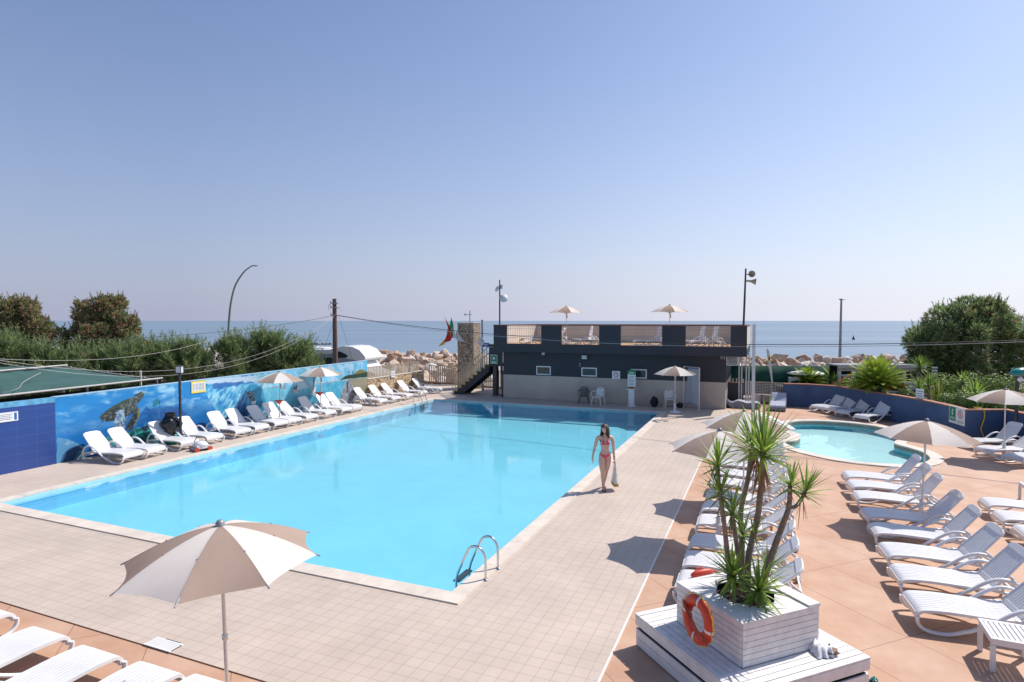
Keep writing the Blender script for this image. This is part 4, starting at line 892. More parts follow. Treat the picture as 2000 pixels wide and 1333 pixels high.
mb.b2((-hw+.381,-hw+.383,zt-.05),(hw-.381,hw-.383,zt-.03))
mb.build('deck_boards','wood_white',pl,bevel=.003)
mb=MB()
for s in (-1,1):
    a=hw-.012; 
    mb.b2((-a,s*a-.011,zt-.145),(a,s*a+.011,zt-.026)); mb.b2((s*a-.011,-a+.0115,zt-.145),(s*a+.011,a-.0115,zt-.026))
    a2=hw-.02
    mb.b2((-a2,s*a2-.011,.015),(a2,s*a2+.011,.12)); mb.b2((-a2+.0,s*a2-.012,.126),(a2,s*a2+.012,.235))
    mb.b2((s*a2-.011,-a2+.0125,.015),(s*a2+.011,a2-.0125,.12)); mb.b2((s*a2-.012,-a2+.0125,.126),(s*a2+.012,a2-.0125,.235))
mb.build('side_boards','wood_white',pl,bevel=.003)
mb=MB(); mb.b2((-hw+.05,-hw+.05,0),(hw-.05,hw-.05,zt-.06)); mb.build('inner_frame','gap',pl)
bx=thing('planter_box','white plank planter box holding the yucca on the platform','planter',PC+Vector((0,0,zt)),pr)
bo=.045; BX=(bo,bo)  # box centre offset
hb=.575; zb=.50
mb=MB()
for i in range(7):
    z0=i*zb/7+.003; z1=(i+1)*zb/7-.002; q=random.uniform(-.002,.002)
    for s in (-1,1):
        mb.b2((-hb,s*hb-.012*1,z0),(hb,s*hb+.012,z1)); mb.b2((s*hb-.012,-hb+.0125,z0),(s*hb+.012,hb-.0125,z1))
for sx in (-1,1):
    for sy in (-1,1): mb.box((sx*(hb-.03),sy*(hb-.03),zb/2),(.05,.05,zb))
mb.build('side_planks','wood_white',bx,bevel=.003)
oc=[(.36*math.cos(a*PI/4+PI/8),.36*math.sin(a*PI/4+PI/8)) for a in range(8)]
def ringtop(z0,z1,mb):
    sq=[(-hb-.015,-hb-.015),(hb+.015,-hb-.015),(hb+.015,hb+.015),(-hb-.015,hb+.015)]
    tri=tessellate_polygon([[Vector((x,y,0)) for x,y in sq],[Vector((x,y,0)) for x,y in oc]]); al=sq+oc
    mb.add([(x,y,z1) for x,y in al]+[(x,y,z0) for x,y in al],[tuple(t) for t in tri]+[tuple(i+12 for i in t)[::-1] for t in tri]+[(i,(i+1)%4,12+(i+1)%4,12+i) for i in range(4)]+[(4+i,4+(i+1)%8,16+(i+1)%8,16+i) for i in range(8)])
mb=MB(); ringtop(zb+.001,zb+.014,mb); mb.build('lid_boards','wood_white',bx)
mb=MB(); mb.b2((hb-.16,-hb-.01,zb+.016),(hb+.018,hb+.012,zb+.036)); mb.b2((-.1,-hb-.0145,zb+.0145),(-.085,-.37,zb+.0155),1); mb.b2((-hb-.014,.12,zb+.0145),(-.36,.13,zb+.0155),1); mb.build('loose_plank',['wood_white','gap'],bx)
mb=MB(); mb.lathe([(.001,.45),(.2,.46),(.42,.42),(.5,.42)],18); mb.build('soil','soil',bx)
# ------------------------------------------------------------------ YUCCA
def leaf(mb,base,d,L,w,droop,mi,twist=0,seg=5):
    d=d.normalized(); side=d.cross(Vector((0,0,1)));
    if side.length<.05: side=Vector((1,0,0))
    side.normalize(); side=(Matrix.Rotation(twist,3,d)@side); up=side.cross(d).normalized()
    vs=[];p=Vector(base);dd=d.copy()
    for i in range(seg+1):
        t=i/seg; ww=w*(.55+.9*t if t<.3 else .82*(1-((t-.3)/.7)**1.6)+.0)
        vs+=[p-side*ww/2+up*ww*.12,p-up*ww*.10,p+side*ww/2+up*ww*.12]
        dd=(dd+Vector((0,0,-droop/seg))).normalized(); p=p+dd*L/seg
    fs=[]
    for i in range(seg): fs+=[(3*i,3*i+1,3*i+4,3*i+3),(3*i+1,3*i+2,3*i+5,3*i+4)]
    mb.add(vs,fs,mi,True)
def rosette(mb,c,axis,L,n,w=.028,rs=random,elmin=-25,droop=.35,hang=0,mats=(0,1),spread=.08):
    axis=axis.normalized(); q=Vector((0,0,1)).rotation_difference(axis).to_matrix()
    for i in range(n):
        t=i/n; el=R(88-(88-elmin)*t**.85+rs.uniform(-7,7)); az=i*2.399+rs.uniform(-.3,.3)
        d=q@Vector((math.cos(el)*math.cos(az),math.cos(el)*math.sin(az),math.sin(el)))
        b=c-axis*spread*t
        leaf(mb,b,d,L*rs.uniform(.8,1.08)*(.78+.3*math.sin(PI*min(1,t+.25))),w*1.35*rs.uniform(.8,1.15),droop*rs.uniform(.4,1.5)*(.25+t),mats[0] if rs.random()<.62-.3*t else mats[1],rs.uniform(-.3,.3))
    for i in range(hang):
        az=rs.uniform(0,2*PI); d=Vector((math.cos(az)*.35,math.sin(az)*.35,-1)); leaf(mb,c-axis*rs.uniform(.06,.2),d,L*rs.uniform(.6,.95),w*.55,.3,2,rs.uniform(-.5,.5),4)
yc=thing('yucca','multi stemmed yucca with spiky green heads in the white planter box','yucca',PC+Vector((0,0,zt+zb)),0)
yo=yc.location
DY=7.35
def Y(x,y,d=0): return at(x,y,DY+d)-yo
rs=random.Random(3)
trunks=[([(1462,1165,0),(1462,1090,0),(1478,1020,.03),(1486,960,.05),(1490,885,.05)],.042,.032),([(1450,1150,.2),(1449,1060,.3),(1447,1000,.32),(1460,940,.35),(1468,880,.38)],.036,.028),([(1428,1150,-.1),(1420,1075,-.12),(1413,1010,-.14),(1406,965,-.15),(1402,912,-.15)],.034,.022),([(1452,1160,-.05),(1440,1070,-.05),(1430,1005,-.05)],.034,.026),([(1486,1160,.05),(1502,1100,.08),(1527,1030,.1),(1541,990,.1),(1543,950,.1)],.045,.026),([(1541,992,.1),(1553,990,.08),(1562,980,.05),(1573,962,.03)],.026,.02),([(1448,1150,.1),(1450,1100,.12),(1452,1050,.12)],.028,.022)]
for pts,ra,rb in trunks:
    P_=smooth_pts([Y(*p) for p in pts],5); n=len(P_); rr=[(ra+(rb-ra)*i/(n-1))*(1+.06*math.sin(i*2.6)+.25*max(0,1-i/3)*(pts[0][1]>1100)) for i in range(n)]
    mb=MB(); mb.tube(P_,rr,9); mb.build('stem','trunk',yc)
heads=[((1490,880,.05),(0,0,1),.50,105,.032,34,16),((1470,872,.38),(-.3,.3,1),.44,60,.03,30,22),((1402,905,-.15),(-.1,0,1),.34,58,.026,28,3),((1406,960,-.15),(-.35,-.2,1),.36,50,.026,26,3),((1432,998,-.05),(.25,-.3,.9),.33,56,.026,20,4),((1452,1042,.12),(.2,-.1,1),.30,40,.024,20,3),((1545,945,.1),(0,0,1),.30,52,.024,22,10),((1575,958,.03),(.35,-.1,1),.33,62,.024,20,8),((1474,1040,.0),(.3,-.2,1),.22,26,.02,20,3),
 ((1432,1122,-.2),(-.25,-.35,1),.40,70,.032,20,2),((1484,1150,-.30),(.25,-.55,1),.40,78,.034,30,2),((1500,1110,.15),(.5,.2,1),.34,40,.03,20,2),((1425,1100,.25),(-.4,.4,1),.3,30,.03,20,0)]
for (c,ax,L_,n_,w_,hang,_) in heads:
    mb=MB(); rosette(mb,Y(*c),Vector(ax),L_*(1.08 if c[1]>1090 else 1.32 if L_>.42 else 1.15),int(n_*.74),w_,rs,elmin=-14 if c[1]<1090 else -28,droop=.34,hang=hang//4 if hang<30 else hang); mb.build('leaf_head',['leaf_a','leaf_b','leaf_dead'],yc,fix=False)
# ------------------------------------------------------------------ ring buoy leaning on the planter (faces left side of box)
rbp=at(1363,1210,6.86); rb=thing('ring_buoy','orange ring buoy with white bands and cord leaning on the planter','ring buoy',rbp)
nrm=Matrix.Rotation(pr,3,'Z')@Vector((-1,0,0))   # outward normal of the left face
q=nrm.to_track_quat('Z','Y'); rb.rotation_mode='XYZ'; rb.rotation_euler=(q.to_matrix()@Matrix.Rotation(R(0),3,'Z')).to_euler()
mb=MB(); RM=.19; rt=.064; N=48; K=12; vs=[]; 
for i in range(N):
    a=2*PI*i/N
    for j in range(K):
        b_=2*PI*j/K; vs.append(((RM+rt*math.cos(b_))*math.cos(a)*1.0,(RM+rt*math.cos(b_))*math.sin(a)*1.12,rt*.8*math.sin(b_)))
for i in range(N):
    a=(i/N*360+20)%90
    mb.add(vs,[(i*K+j,((i+1)%N)*K+j,((i+1)%N)*K+(j+1)%K,i*K+(j+1)%K) for j in range(K)],1 if a<12 else 0,True)
mb.build('ring',['orange','white'],rb)
mb=MB(); pts=[((RM+rt+.012+.01*math.sin(i*1.9))*math.cos(2*PI*i/40),(RM+rt+.012)*1.12*math.sin(2*PI*i/40),.01*math.sin(i*2)+.01) for i in range(41)]; mb.tube(pts,.006,5); mb.build('yellow_cord','yellow',rb)
mb=MB(); rs=random.Random(9)
for k in range(14):
    o_=rs.uniform(-.025,.025); pts=smooth_pts([(-.19+rs.uniform(-.03,.03),.13+rs.uniform(-.05,.05),.05),(-.07+o_,.06+o_,.07+rs.uniform(0,.03)),(.03+o_,-.04+o_*.5,.08+rs.uniform(0,.03)),(.13+o_,-.15+o_,.07),(.21+rs.uniform(-.03,.02),-.14+rs.uniform(-.08,.05),.04)],3); mb.tube(pts,.006,5)
mb.tube([(.03+.035*math.cos(a*.5),-.04+.035*math.sin(a*.5),.09) for a in range(14)],.008,5)
mb.build('orange_rope','rope_or',rb)
# cloth + wallet bundle on the platform
cl=thing('folded_towel','crumpled white cloth lying on the platform beside the planter','towel',at(1603,1262,6.95)*1.0,ROT+.5); cl.location.z=zt
mb=MB(); n=12; vs=[]
for i in range(n+1):
    for j in range(n+1):
        x=i/n-.5;y=j/n-.5; e=max(0,1-(2*x)**4)*max(0,1-(2*y)**4); q_=noise.noise(Vector((x*6,y*9,1))); vs.append((x*.24+.03*q_,y*.28+.02*math.sin(x*20),.003+e*max(.004,.07+.07*q_+.03*abs(math.sin(x*13+y*5)))))
mb.add(vs,[(i*(n+1)+j,(i+1)*(n+1)+j,(i+1)*(n+1)+j+1,i*(n+1)+j+1) for i in range(n) for j in range(n)],0,True); mb.build('cloth','towel',cl)
wa=thing('small_bag','small brown and black bag under the white cloth on the platform','bag',cl.location+Vector((.10,-.05,0)),.4); mb=MB(); mb.ell((0,0,.03),(.09,.07,.03),jit=.5); mb.build('pouch','brown',wa); mb=MB(); mb.ell((-.02,.05,.06),(.06,.03,.03),jit=.6); mb.build('flap','black',wa)
sn=thing('sandal','dark sandal with teal strap at the bottom right of the platform','sandal',G(1706,1334),.9); mb=MB(); mb.ell((0,0,.012),(.13,.045,.012)); mb.build('sole','black',sn); mb=MB(); mb.tube([(-.02,-.045,.01),(-.01,0,.06),(0,.045,.01)],.012,6); mb.tube([(.05,-.03,.01),(.06,0,.045),(.07,.03,.01)],.009,6); mb.build('strap','teal',sn)
# rescue can on the lounger
rc=thing('rescue_can','orange rescue can lying on the lounger beside the planter','rescue can',G(1372,1120,.36),.35); mb=MB(); mb.lathe([(.001,-.22),(.02,-.21),(.055,-.14),(.065,0),(.06,.12),(.03,.2),(.001,.22)],12,sy=.75); o=mb.build('float_body','orange',rc); o.rotation_euler=(0,R(90),0); mb=MB(); mb.tube([(-.1,.05,.03),(0,.08,.07),(.1,.05,.03)],.01,6); mb.build('handle','orange',rc)
# ------------------------------------------------------------------ POOLSIDE ITEMS
def chair(loc,rz,label,m,stack=1):
    r=thing('plastic_chair',label,'chair',loc,rz,None)
    for k in range(1):
        mb=MB(); mb.strip([(-.22,.43),(-.1,.42),(.1,.41),(.24,.425),(.27,.40)],-.21,.21,.02); mb.build('seat',m,r)
        mb=MB()
        for i in range(6): y=-.15+.06*i; mb.bar((-.22,y,.44),(-.31,y*1.1,.80),.062,.016)
        mb.tube(smooth_pts([(-.2,-.22,.45),(-.28,-.21,.7),(-.32,-.13,.83),(-.33,0,.86),(-.32,.13,.83),(-.28,.21,.7),(-.2,.22,.45)],3),.022,6); mb.build('backrest',m,r)
        for s in (-1,1):
            mb=MB(); mb.tube(smooth_pts([(-.28,s*.21,.66),(-.1,s*.28,.67),(.15,s*.29,.66),(.24,s*.28,.6),(.24,s*.26,.43)],3),.02,6,flat=1.4); mb.build('armrest',m,r)
            for x in (.23,-.25): mb=MB(); mb.tube([(x*.95,s*.2,.43),(x*1.12,s*.26,0)],[.03,.022],6); mb.build('leg',m,r)
    return r
def FP(px,py): p=G(px,py); p.z=ZD; return p
face=ROT-PI/2
chair(FP(1168,791),face-.2,'white plastic armchair against the building right of the grey brown one','tote')
chair(FP(1140,789),face+.2,'grey brown plastic armchair against the building wall','chair_brown')
chair(FP(1308,796),face+.3,'white plastic armchair beside the parasol at the far pool corner','tote')
bp_=thing('backpack','black backpack on the floor against the building wall','backpack',FP(1278,795),ROT); mb=MB(); mb.ell((0,0,.24),(.2,.15,.25),jit=.35); mb.build('body','black',bp_); mb=MB(); mb.tube([(-.06,-.05,.46),(0,-.06,.54),(.06,-.05,.46)],.015,6); mb.tube([(.15,-.1,.4),(.22,-.14,.25),(.14,-.12,.08)],.02,6); mb.ell((0,-.13,.15),(.13,.05,.11),jit=.3); mb.build('pocket_and_straps','black',bp_)
bb=thing('bag','small black bag on the floor left of the canvas cabin','bag',FP(1328,797),ROT); mb=MB(); mb.ell((0,0,.12),(.17,.12,.13),jit=.4); mb.build('body','black',bb); mb=MB(); mb.tube([(-.08,-.05,.2),(0,-.06,.27),(.08,-.05,.2)],.014,6); mb.build('handle','black',bb)
# display stand
ds=thing('display_stand','white pedestal stand with a green headed notice board at the poolside','notice stand',FP(1233.5,794),ROT)
mb=MB(); mb.lathe([(.001,0),(.24,0),(.24,.03),(.20,.05),(.17,.08),(.15,.1)],4,smooth=False); mb.b2((-.14,-.12,.09),(.14,.12,.84)); mb.b2((-.22,-.15,.841),(.22,.16,.89)); [mb.b2((-.1+.07*i,-.126,.14),(-.07+.07*i,-.12,.8)) for i in range(4)]; mb.build('pedestal','white',ds)
mb=MB(); mb.b2((-.2,-.03,.9),(.2,0,1.78)); mb.build('board','sign_white',ds)
mb=MB(); mb.b2((-.2,-.036,1.60),(.2,-.031,1.78)); mb.prism([(-.18,1.78),(-.05,1.86),(.07,1.85),(.18,1.78)],-.03,-.004,mx=Matrix(((1,0,0),(0,0,1),(0,1,0)))); mb.b2((-.2,-.036,.91),(.2,-.031,.98)); mb.build('green_header','sign_green',ds)
mb=MB(); [mb.b2((-.14,-.0375,1.66+.0*i),(.12,-.0365,1.70)) for i in range(1)]; mb.build('header_print','sign_white',ds)
mb=MB(); [mb.b2((-.15,-.0365,1.5-.07*i),(.15-.03*(i%3),-.031,1.52-.07*i)) for i in range(7)]; mb.build('printed_lines','print',ds)
mb=MB(); mb.lathe([(.001,.892),(.09,.9),(.1,.93),(.1,.975)],12,c=(0,-.09,0)); mb.build('small_bowl','orange',ds)
# canvas changing cabin
ca=thing('canvas_screen','grey white canvas screen stretched on two white posts by the building','screen',FP(1335,797),math.atan2((FP(1365,803)-FP(1335,797)).y,(FP(1365,803)-FP(1335,797)).x))
wd_=(FP(1365,803)-FP(1335,797)).length
mb=MB(); mb.tube([(0,0,0),(0,0,2.06)],.03); mb.build('post','white_metal',ca); mb=MB(); mb.tube([(wd_,0,0),(wd_,0,2.06)],.035); mb.build('post','white_metal',ca); mb=MB(); mb.tube([(0,0,2.05),(wd_,0,2.05)],.025);  mb.build('top_frame','white_metal',ca)
mb=MB(); vs=[]; n=14
for i in range(n+1):
    for j in range(n+1):
        s=i/n;t=j/n; x0=.16*(1-t)+.06*t*0; xa=.30-.24*(1-t)**1.2; x=xa+(wd_-.03-xa)*s; z=.17+.10*4*s*(1-s)+( 2.0-.17-.10*4*s*(1-s))*t; vs.append((x,.03*math.sin(s*7+t*2)-.02,z))
mb.add(vs,[(i*(n+1)+j,(i+1)*(n+1)+j,(i+1)*(n+1)+j+1,i*(n+1)+j+1) for i in range(n) for j in range(n)],0,True); o=mb.build('canvas',mat('grey_canvas',(.42,.42,.46),.85,var=.1,scale=2),ca); sf=o.modifiers.new('cloth','SOLIDIFY'); sf.thickness=.006
# chaise longues (moulded)
def chaise(loc,rz,label):
    r=thing('moulded_chaise',label,'chaise longue',loc,rz,'blue grey moulded chaise longues'); prof=smooth_pts([(0,0,.16),(.05,0,.27),(.3,0,.31),(.6,0,.27),(.85,0,.34),(1.05,0,.36),(1.3,0,.27),(1.5,0,.36),(1.75,0,.60),(1.88,0,.70)],3)
    pp=[(p.x,p.z) for p in prof]; und=[(1.86,.58),(1.6,.30),(1.4,.04),(1.2,0),(.1,0),(0,.05)]
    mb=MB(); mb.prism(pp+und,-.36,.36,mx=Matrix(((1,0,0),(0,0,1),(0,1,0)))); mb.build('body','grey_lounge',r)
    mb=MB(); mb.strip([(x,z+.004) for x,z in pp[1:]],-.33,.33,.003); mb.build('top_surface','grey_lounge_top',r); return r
chaise(G(1485,798),R(160),'blue grey moulded chaise longue seen from the side beside the white posts')
chaise(G(1518,804),R(64),'blue grey moulded chaise longue seen from its foot end, left of the blue wall')
cu=thing('round_side_table','white cylindrical stool between the two moulded chaises','stool',G(1479,788),0); mb=MB(); mb.lathe([(.2,0),(.24,.45),(.25,.46),(.24,.475),(.001,.475)],18); mb.build('body','plastic_dull',cu); mb=MB(); mb.lathe([(.001,.476),(.245,.476),(.25,.485),(.245,.495),(.001,.495)],18); mb.build('lid','plastic',cu)
# pool cleaning robot, bag behind lounger
p=W(onV(388,650,-12.72)[0],-12.72,ZD); ro=thing('pool_robot','white pool cleaning robot with grey brush rollers and orange ends on the deck','pool cleaner',p,R(140)); mb=MB(); mb.ell((0,0,.20),(.24,.22,.12)); mb.b2((-.2,-.2,.08),(.2,.2,.2)); mb.build('body','plastic',ro); 
for y in (-.21,.21): 
    mb=MB(); mb.tube([(-.22,y,.07),(.22,y,.07)],.065,10); b_=mb.build('brush_roller','grey_metal',ro); mb=MB(); mb.tube([(-.25,y,.07),(-.215,y,.07)],.075,10); mb.tube([(.215,y,.07),(.25,y,.07)],.075,10); mb.build('end_cap','orange',b_)
mb=MB(); mb.tube(smooth_pts([(-.1,-.18,.25),(-.05,-.1,.42),(.0,.1,.44),(.02,.2,.3)],4),.016,6); mb.build('handle','dark_metal',ro)
p=W(onV(330,650,-14.55)[0],-14.55,ZD); bg=thing('rubbish_bag','shiny black plastic rubbish bag hung over a bin behind a lounger','bag',p,0); mb=MB(); mb.lathe([(.2,.35),(.24,.6),(.30,.72),(.27,.85),(.18,.98),(.16,1.06),(.2,1.1),(.12,1.09)],16); mb.ell((.04,-.05,.62),(.29,.26,.36),jit=.5,n=18,k=14); mb.build('film','black_bag',bg)
mb=MB(); mb.lathe([(.001,0),(.2,0),(.22,.36),(.2,.36)],14); mb.build('bin','teal',bg)
# lamp post at the mural
p=at(352,800,20.9); lp=thing('lamp_post','slim black lamp post with a square lantern in front of the mural','lamp post',(p.x,p.y,ZD),0); q=at(353,722,20.9); hh=q.z
mb=MB(); mb.tube([(0,0,0),(0,0,hh-.12)],.045,10); mb.lathe([(.001,0),(.09,0),(.09,.02),(.045,.03)],12); mb.build('pole','dark_metal',lp)
mb=MB(); mb.b2((-.085,-.085,hh-.12),(.085,.085,hh+.1)); mb.build('lantern_glass','plastic_dull',lp); mb=MB(); mb.b2((-.1,-.1,hh+.101),(.1,.1,hh+.125)); mb.b2((-.1,-.1,hh-.14),(.1,.1,hh-.121)); [mb.b2((sx*.095-.008,sy*.095-.008,hh-.12),(sx*.095+.008,sy*.095+.008,hh+.1)) for sx in(-1,1) for sy in(-1,1)]; mb.build('lantern_frame','dark_metal',lp)
# ================================================================== PERSON
def skin_mesh(name,chains,m,parent,sub=2,root=0):
    # chains: list of [(x,y,z,r),...]; first chain first vertex = root; later chains may start with an int (existing vertex index)
    vs=[];es=[];rr=[]
    for ch in chains:
        prev=None
        for p in ch:
            if isinstance(p,int): prev=p; continue
            vs.append(p[:3]); rr.append(p[3:] if len(p)>4 else (p[3],p[3])); i=len(vs)-1
            if prev is not None: es.append((prev,i))
            prev=i
    me=bpy.data.meshes.new(name); me.from_pydata(vs,es,[]); o=bpy.data.objects.new(name,me); COL.objects.link(o)
    sk=o.modifiers.new('skin','SKIN'); sk.use_smooth_shade=True; sk.branch_smoothing=.6
    if not me.skin_vertices: me.attributes
    bpy.context.view_layer.objects.active=o
    sv=me.skin_vertices[0].data
    for i,r in enumerate(rr): sv[i].radius=r; sv[i].use_root=(i==root)
    ss=o.modifiers.new('sub','SUBSURF'); ss.levels=sub; ss.render_levels=sub
    dg=bpy.context.evaluated_depsgraph_get(); ev=o.evaluated_get(dg); nm=bpy.data.meshes.new_from_object(ev); 
    bpy.data.objects.remove(o); nm.name=name; nm.materials.clear(); nm.materials.append(M[m]); o=bpy.data.objects.new(name,nm); COL.objects.link(o); o.parent=parent
    nm.polygons.foreach_set('use_smooth',[True]*len(nm.polygons)); return o
pp=G(1181,957); pr_=thing('person','woman with long brown hair in a pink bikini walking along the pool with a bag','person',(pp.x,pp.y,ZD),0)
# local: +x image right, -y towards camera
ch=[
 [(0.005,0,.93,.125,.095),(0.005,0,1.03,.098,.075),(0.003,-.005,1.13,.100,.078),(0,0,1.24,.118,.085),(0,.01,1.335,.105,.065),(0,.01,1.385,.045,.045),(0,0,1.44,.040,.042)],  #0-6
 [0,(-.085,0,.86,.088,.09),(-.075,-.04,.70,.078,.078),(-.055,-.075,.48,.052,.054),(-.045,-.06,.36,.050,.052),(-.04,-.05,.24,.042,.044),(-.035,-.045,.085,.027,.03),(-.035,-.10,.035,.034,.024),(-.035,-.17,.022,.03,.018)], #7-14
 [0,(.085,.02,.86,.088,.09),(.075,.03,.70,.078,.078),(.035,.05,.48,.052,.054),(.028,.11,.36,.050,.052),(.02,.16,.24,.042,.044),(.012,.22,.10,.027,.03),(.012,.17,.045,.032,.024),(.012,.11,.025,.03,.018)], #15-22
 [4,(-.105,.01,1.36,.052,.05),(-.165,.015,1.325,.046,.045),(-.195,.03,1.18,.037,.037),(-.215,.045,1.06,.032,.032),(-.245,.03,.94,.028,.028),(-.262,.01,.835,.019,.022),(-.268,0,.79,.022,.03),(-.27,-.005,.76,.018,.03)], #23-30
 [4,(.105,.01,1.36,.052,.05),(.165,.015,1.325,.046,.045),(.185,.03,1.18,.037,.037),(.195,.04,1.06,.032,.032),(.200,.02,.94,.028,.028),(.205,0,.835,.019,.022),(.207,-.005,.79,.022,.03),(.208,-.01,.76,.02,.028)],
]
body=skin_mesh('body',[[(p if isinstance(p,int) else (p[0]*1.05,p[1],p[2])+tuple(r_*1.09 for r_ in p[3:])) for p in c_] for c_ in ch],'skin',pr_)
# head
hq=Matrix.Rotation(R(-38),3,'Z')@Matrix.Rotation(R(6),3,'X'); hc=Vector((-.005,-.015,1.555))
mb=MB(); n=28;k=22; vs=[]
for i in range(k+1):
    ph=PI*i/k
    for j in range(n):
        th=2*PI*j/n; d=Vector((math.sin(ph)*math.cos(th),math.sin(ph)*math.sin(th),math.cos(ph)))
        x,y,z=d.x*.073,d.y*.093,d.z*.118
        if z<0: x*=1-.42*(-z/.118)**1.3; y=y*(1-.22*(-z/.118)) 
        f=max(0,-d.y)
        y-= .020*math.exp(-((d.x/.13)**2+((z+.018)/.022)**2))*f   # nose
        y+= .010*math.exp(-(((abs(d.x)-.36)/.16)**2+((z-.012)/.018)**2))*f # eye sockets
        y-= .006*math.exp(-((d.x/.28)**2+((z+.055)/.012)**2))*f
        y-= .008*math.exp(-((d.x/.25)**2+((z+.098)/.02)**2))*f
        vs.append(hc+hq@Vector((x,y,z)))
mb.add(vs,[(i*n+j,(i+1)*n+j,(i+1)*n+(j+1)%n,i*n+(j+1)%n) for i in range(k) for j in range(n)],0,True)
for s in (-1,1): mb.ell(hc+hq@Vector((s*.074,.01,-.005)),(.009,.02,.03),0,8,6,mx=hq)
mb.build('head','skin',pr_)
mb=MB()
for s in (-1,1):
    mb.ell(hc+hq@Vector((s*.027,-.078,.012)),(.013,.006,.006),0,8,6,mx=hq); mb.ell(hc+hq@Vector((s*.027,-.084,.012)),(.005,.003,.005),1,8,6,mx=hq); mb.tube([hc+hq@Vector((s*.014,-.088,.030)),hc+hq@Vector((s*.028,-.088,.034)),hc+hq@Vector((s*.042,-.078,.029))],.003,5,mi=1)
mb.build('eyes',['sign_white','hair'],pr_)
mb=MB(); mb.ell(hc+hq@Vector((0,-.088,-.055)),(.021,.007,.008),0,10,6,mx=hq); mb.build('mouth',mat('lips',(.42,.10,.09),.45,var=.05,scale=9),pr_)
# hair: cap + long locks
mb=MB(); vs=[]; n=26;k=14
for i in range(k+1):
    ph=R(128)*i/k
    for j in range(n):
        th=2*PI*j/n; d=Vector((math.sin(ph)*math.cos(th),math.sin(ph)*math.sin(th),math.cos(ph)))
        front=max(0,-d.y); lim=1.0
        r_=1.13+.03*math.sin(j*3.1)
        v=Vector((d.x*.075*r_,d.y*.095*r_,d.z*.120*r_))
        if front>.45 and v.z<.058+ .035*abs(d.x): v.z=.058+.035*abs(d.x)+ (v.z)*.0; v.y=max(v.y,-.098) 
        vs.append(hc+hq@v)
fs=[(i*n+j,(i+1)*n+j,(i+1)*n+(j+1)%n,i*n+(j+1)%n) for i in range(k) for j in range(n)]
mb.add(vs,fs,0,True)
rs=random.Random(5)
for i in range(46):
    a=R(-18+216*i/45); x=math.cos(a); y=math.sin(a)
    p0=hc+hq@Vector((x*.078,y*.094,.02)); e=hc+Vector((x*.098+rs.uniform(-.02,.02),.03+y*.085+rs.uniform(-.015,.015)-.012*(abs(x)>.8),-.29-.07*rs.random()))
    mb.tube(smooth_pts([p0,hc+hq@Vector((x*.086,y*.1,-.08)),(p0+e)/2+Vector((x*.016,.012,-.06)),e],3),[.014]*4+[.016]*3+[.014,.01,.005][:3],6) if False else mb.tube(smooth_pts([p0,hc+hq@Vector((x*.086,y*.1,-.08)),(p0+e)/2+Vector((x*.016,.012,-.06)),e],3),[.015,.016,.016,.017,.017,.017,.016,.014,.011,.005],6)
mb.build('hair','hair',pr_)
# hands with fingers
def hand(c,s,curl):
    mb=MB(); c=Vector(c); mb.ell(c+Vector((0,0,-.015)),(.014,.030,.038),0,10,8)
    for i,(L_,y) in enumerate(((.062,-.024),(.07,-.009),(.066,.007),(.052,.021))):
        p=c+Vector((0,y,-.045)); mb.tube([p,p+Vector((-s*.006*curl,0,-L_*.42)),p+Vector((-s*.022*curl,0,-L_*(.85-.3*curl))),p+Vector((-s*.038*curl,0,-L_*(1-.55*curl)))],[.0085,.008,.007,.005],7)
    mb.tube([c+Vector((-s*.004,-.022,-.0)),c+Vector((-s*.012,-.044,-.022)),c+Vector((-s*.016,-.048,-.05))],[.010,.009,.006],7)
    mb.build('hand','skin',pr_)
hand((-.283,-.004,.775),-1,.45); hand((.218,-.008,.775),1,.95)
# feet toes ends / sandals
for (x,y,z) in ((-.035,-.12,0),(.012,.16,.0)):
    mb=MB(); mb.prism([(x-.03,y+.13),(x+.03,y+.13),(x+.036,y+.02),(x+.042,y-.07),(x+.02,y-.105),(x-.02,y-.1),(x-.04,y-.06),(x-.034,y+.02)],z,z+.012); mb.tube([(x-.04,y-.03,.015),(x-.02,y-.035,.048),(x+.02,y-.035,.048),(x+.04,y-.03,.015)],.008,6); mb.build('sandal','brown',pr_)
# bikini: patches of the body surface offset outward
def patch(name,test,off,m):
    me=body.data; mb=MB(); keep=[p for p in me.polygons if all(test(me.vertices[i].co,me.vertices[i].normal) for i in p.vertices)]
    mp={};vs=[];fs=[]
    for p in keep:
        f=[]
        for i in p.vertices:
            if i not in mp: mp[i]=len(vs); v=me.vertices[i]; vs.append(v.co+v.normal*off)
            f.append(mp[i])
        fs.append(tuple(f))
    if fs:
        mb.add(vs,fs,0,True); o=mb.build(name,m,pr_,fix=False); s=o.modifiers.new('t','SOLIDIFY'); s.thickness=.004; return o
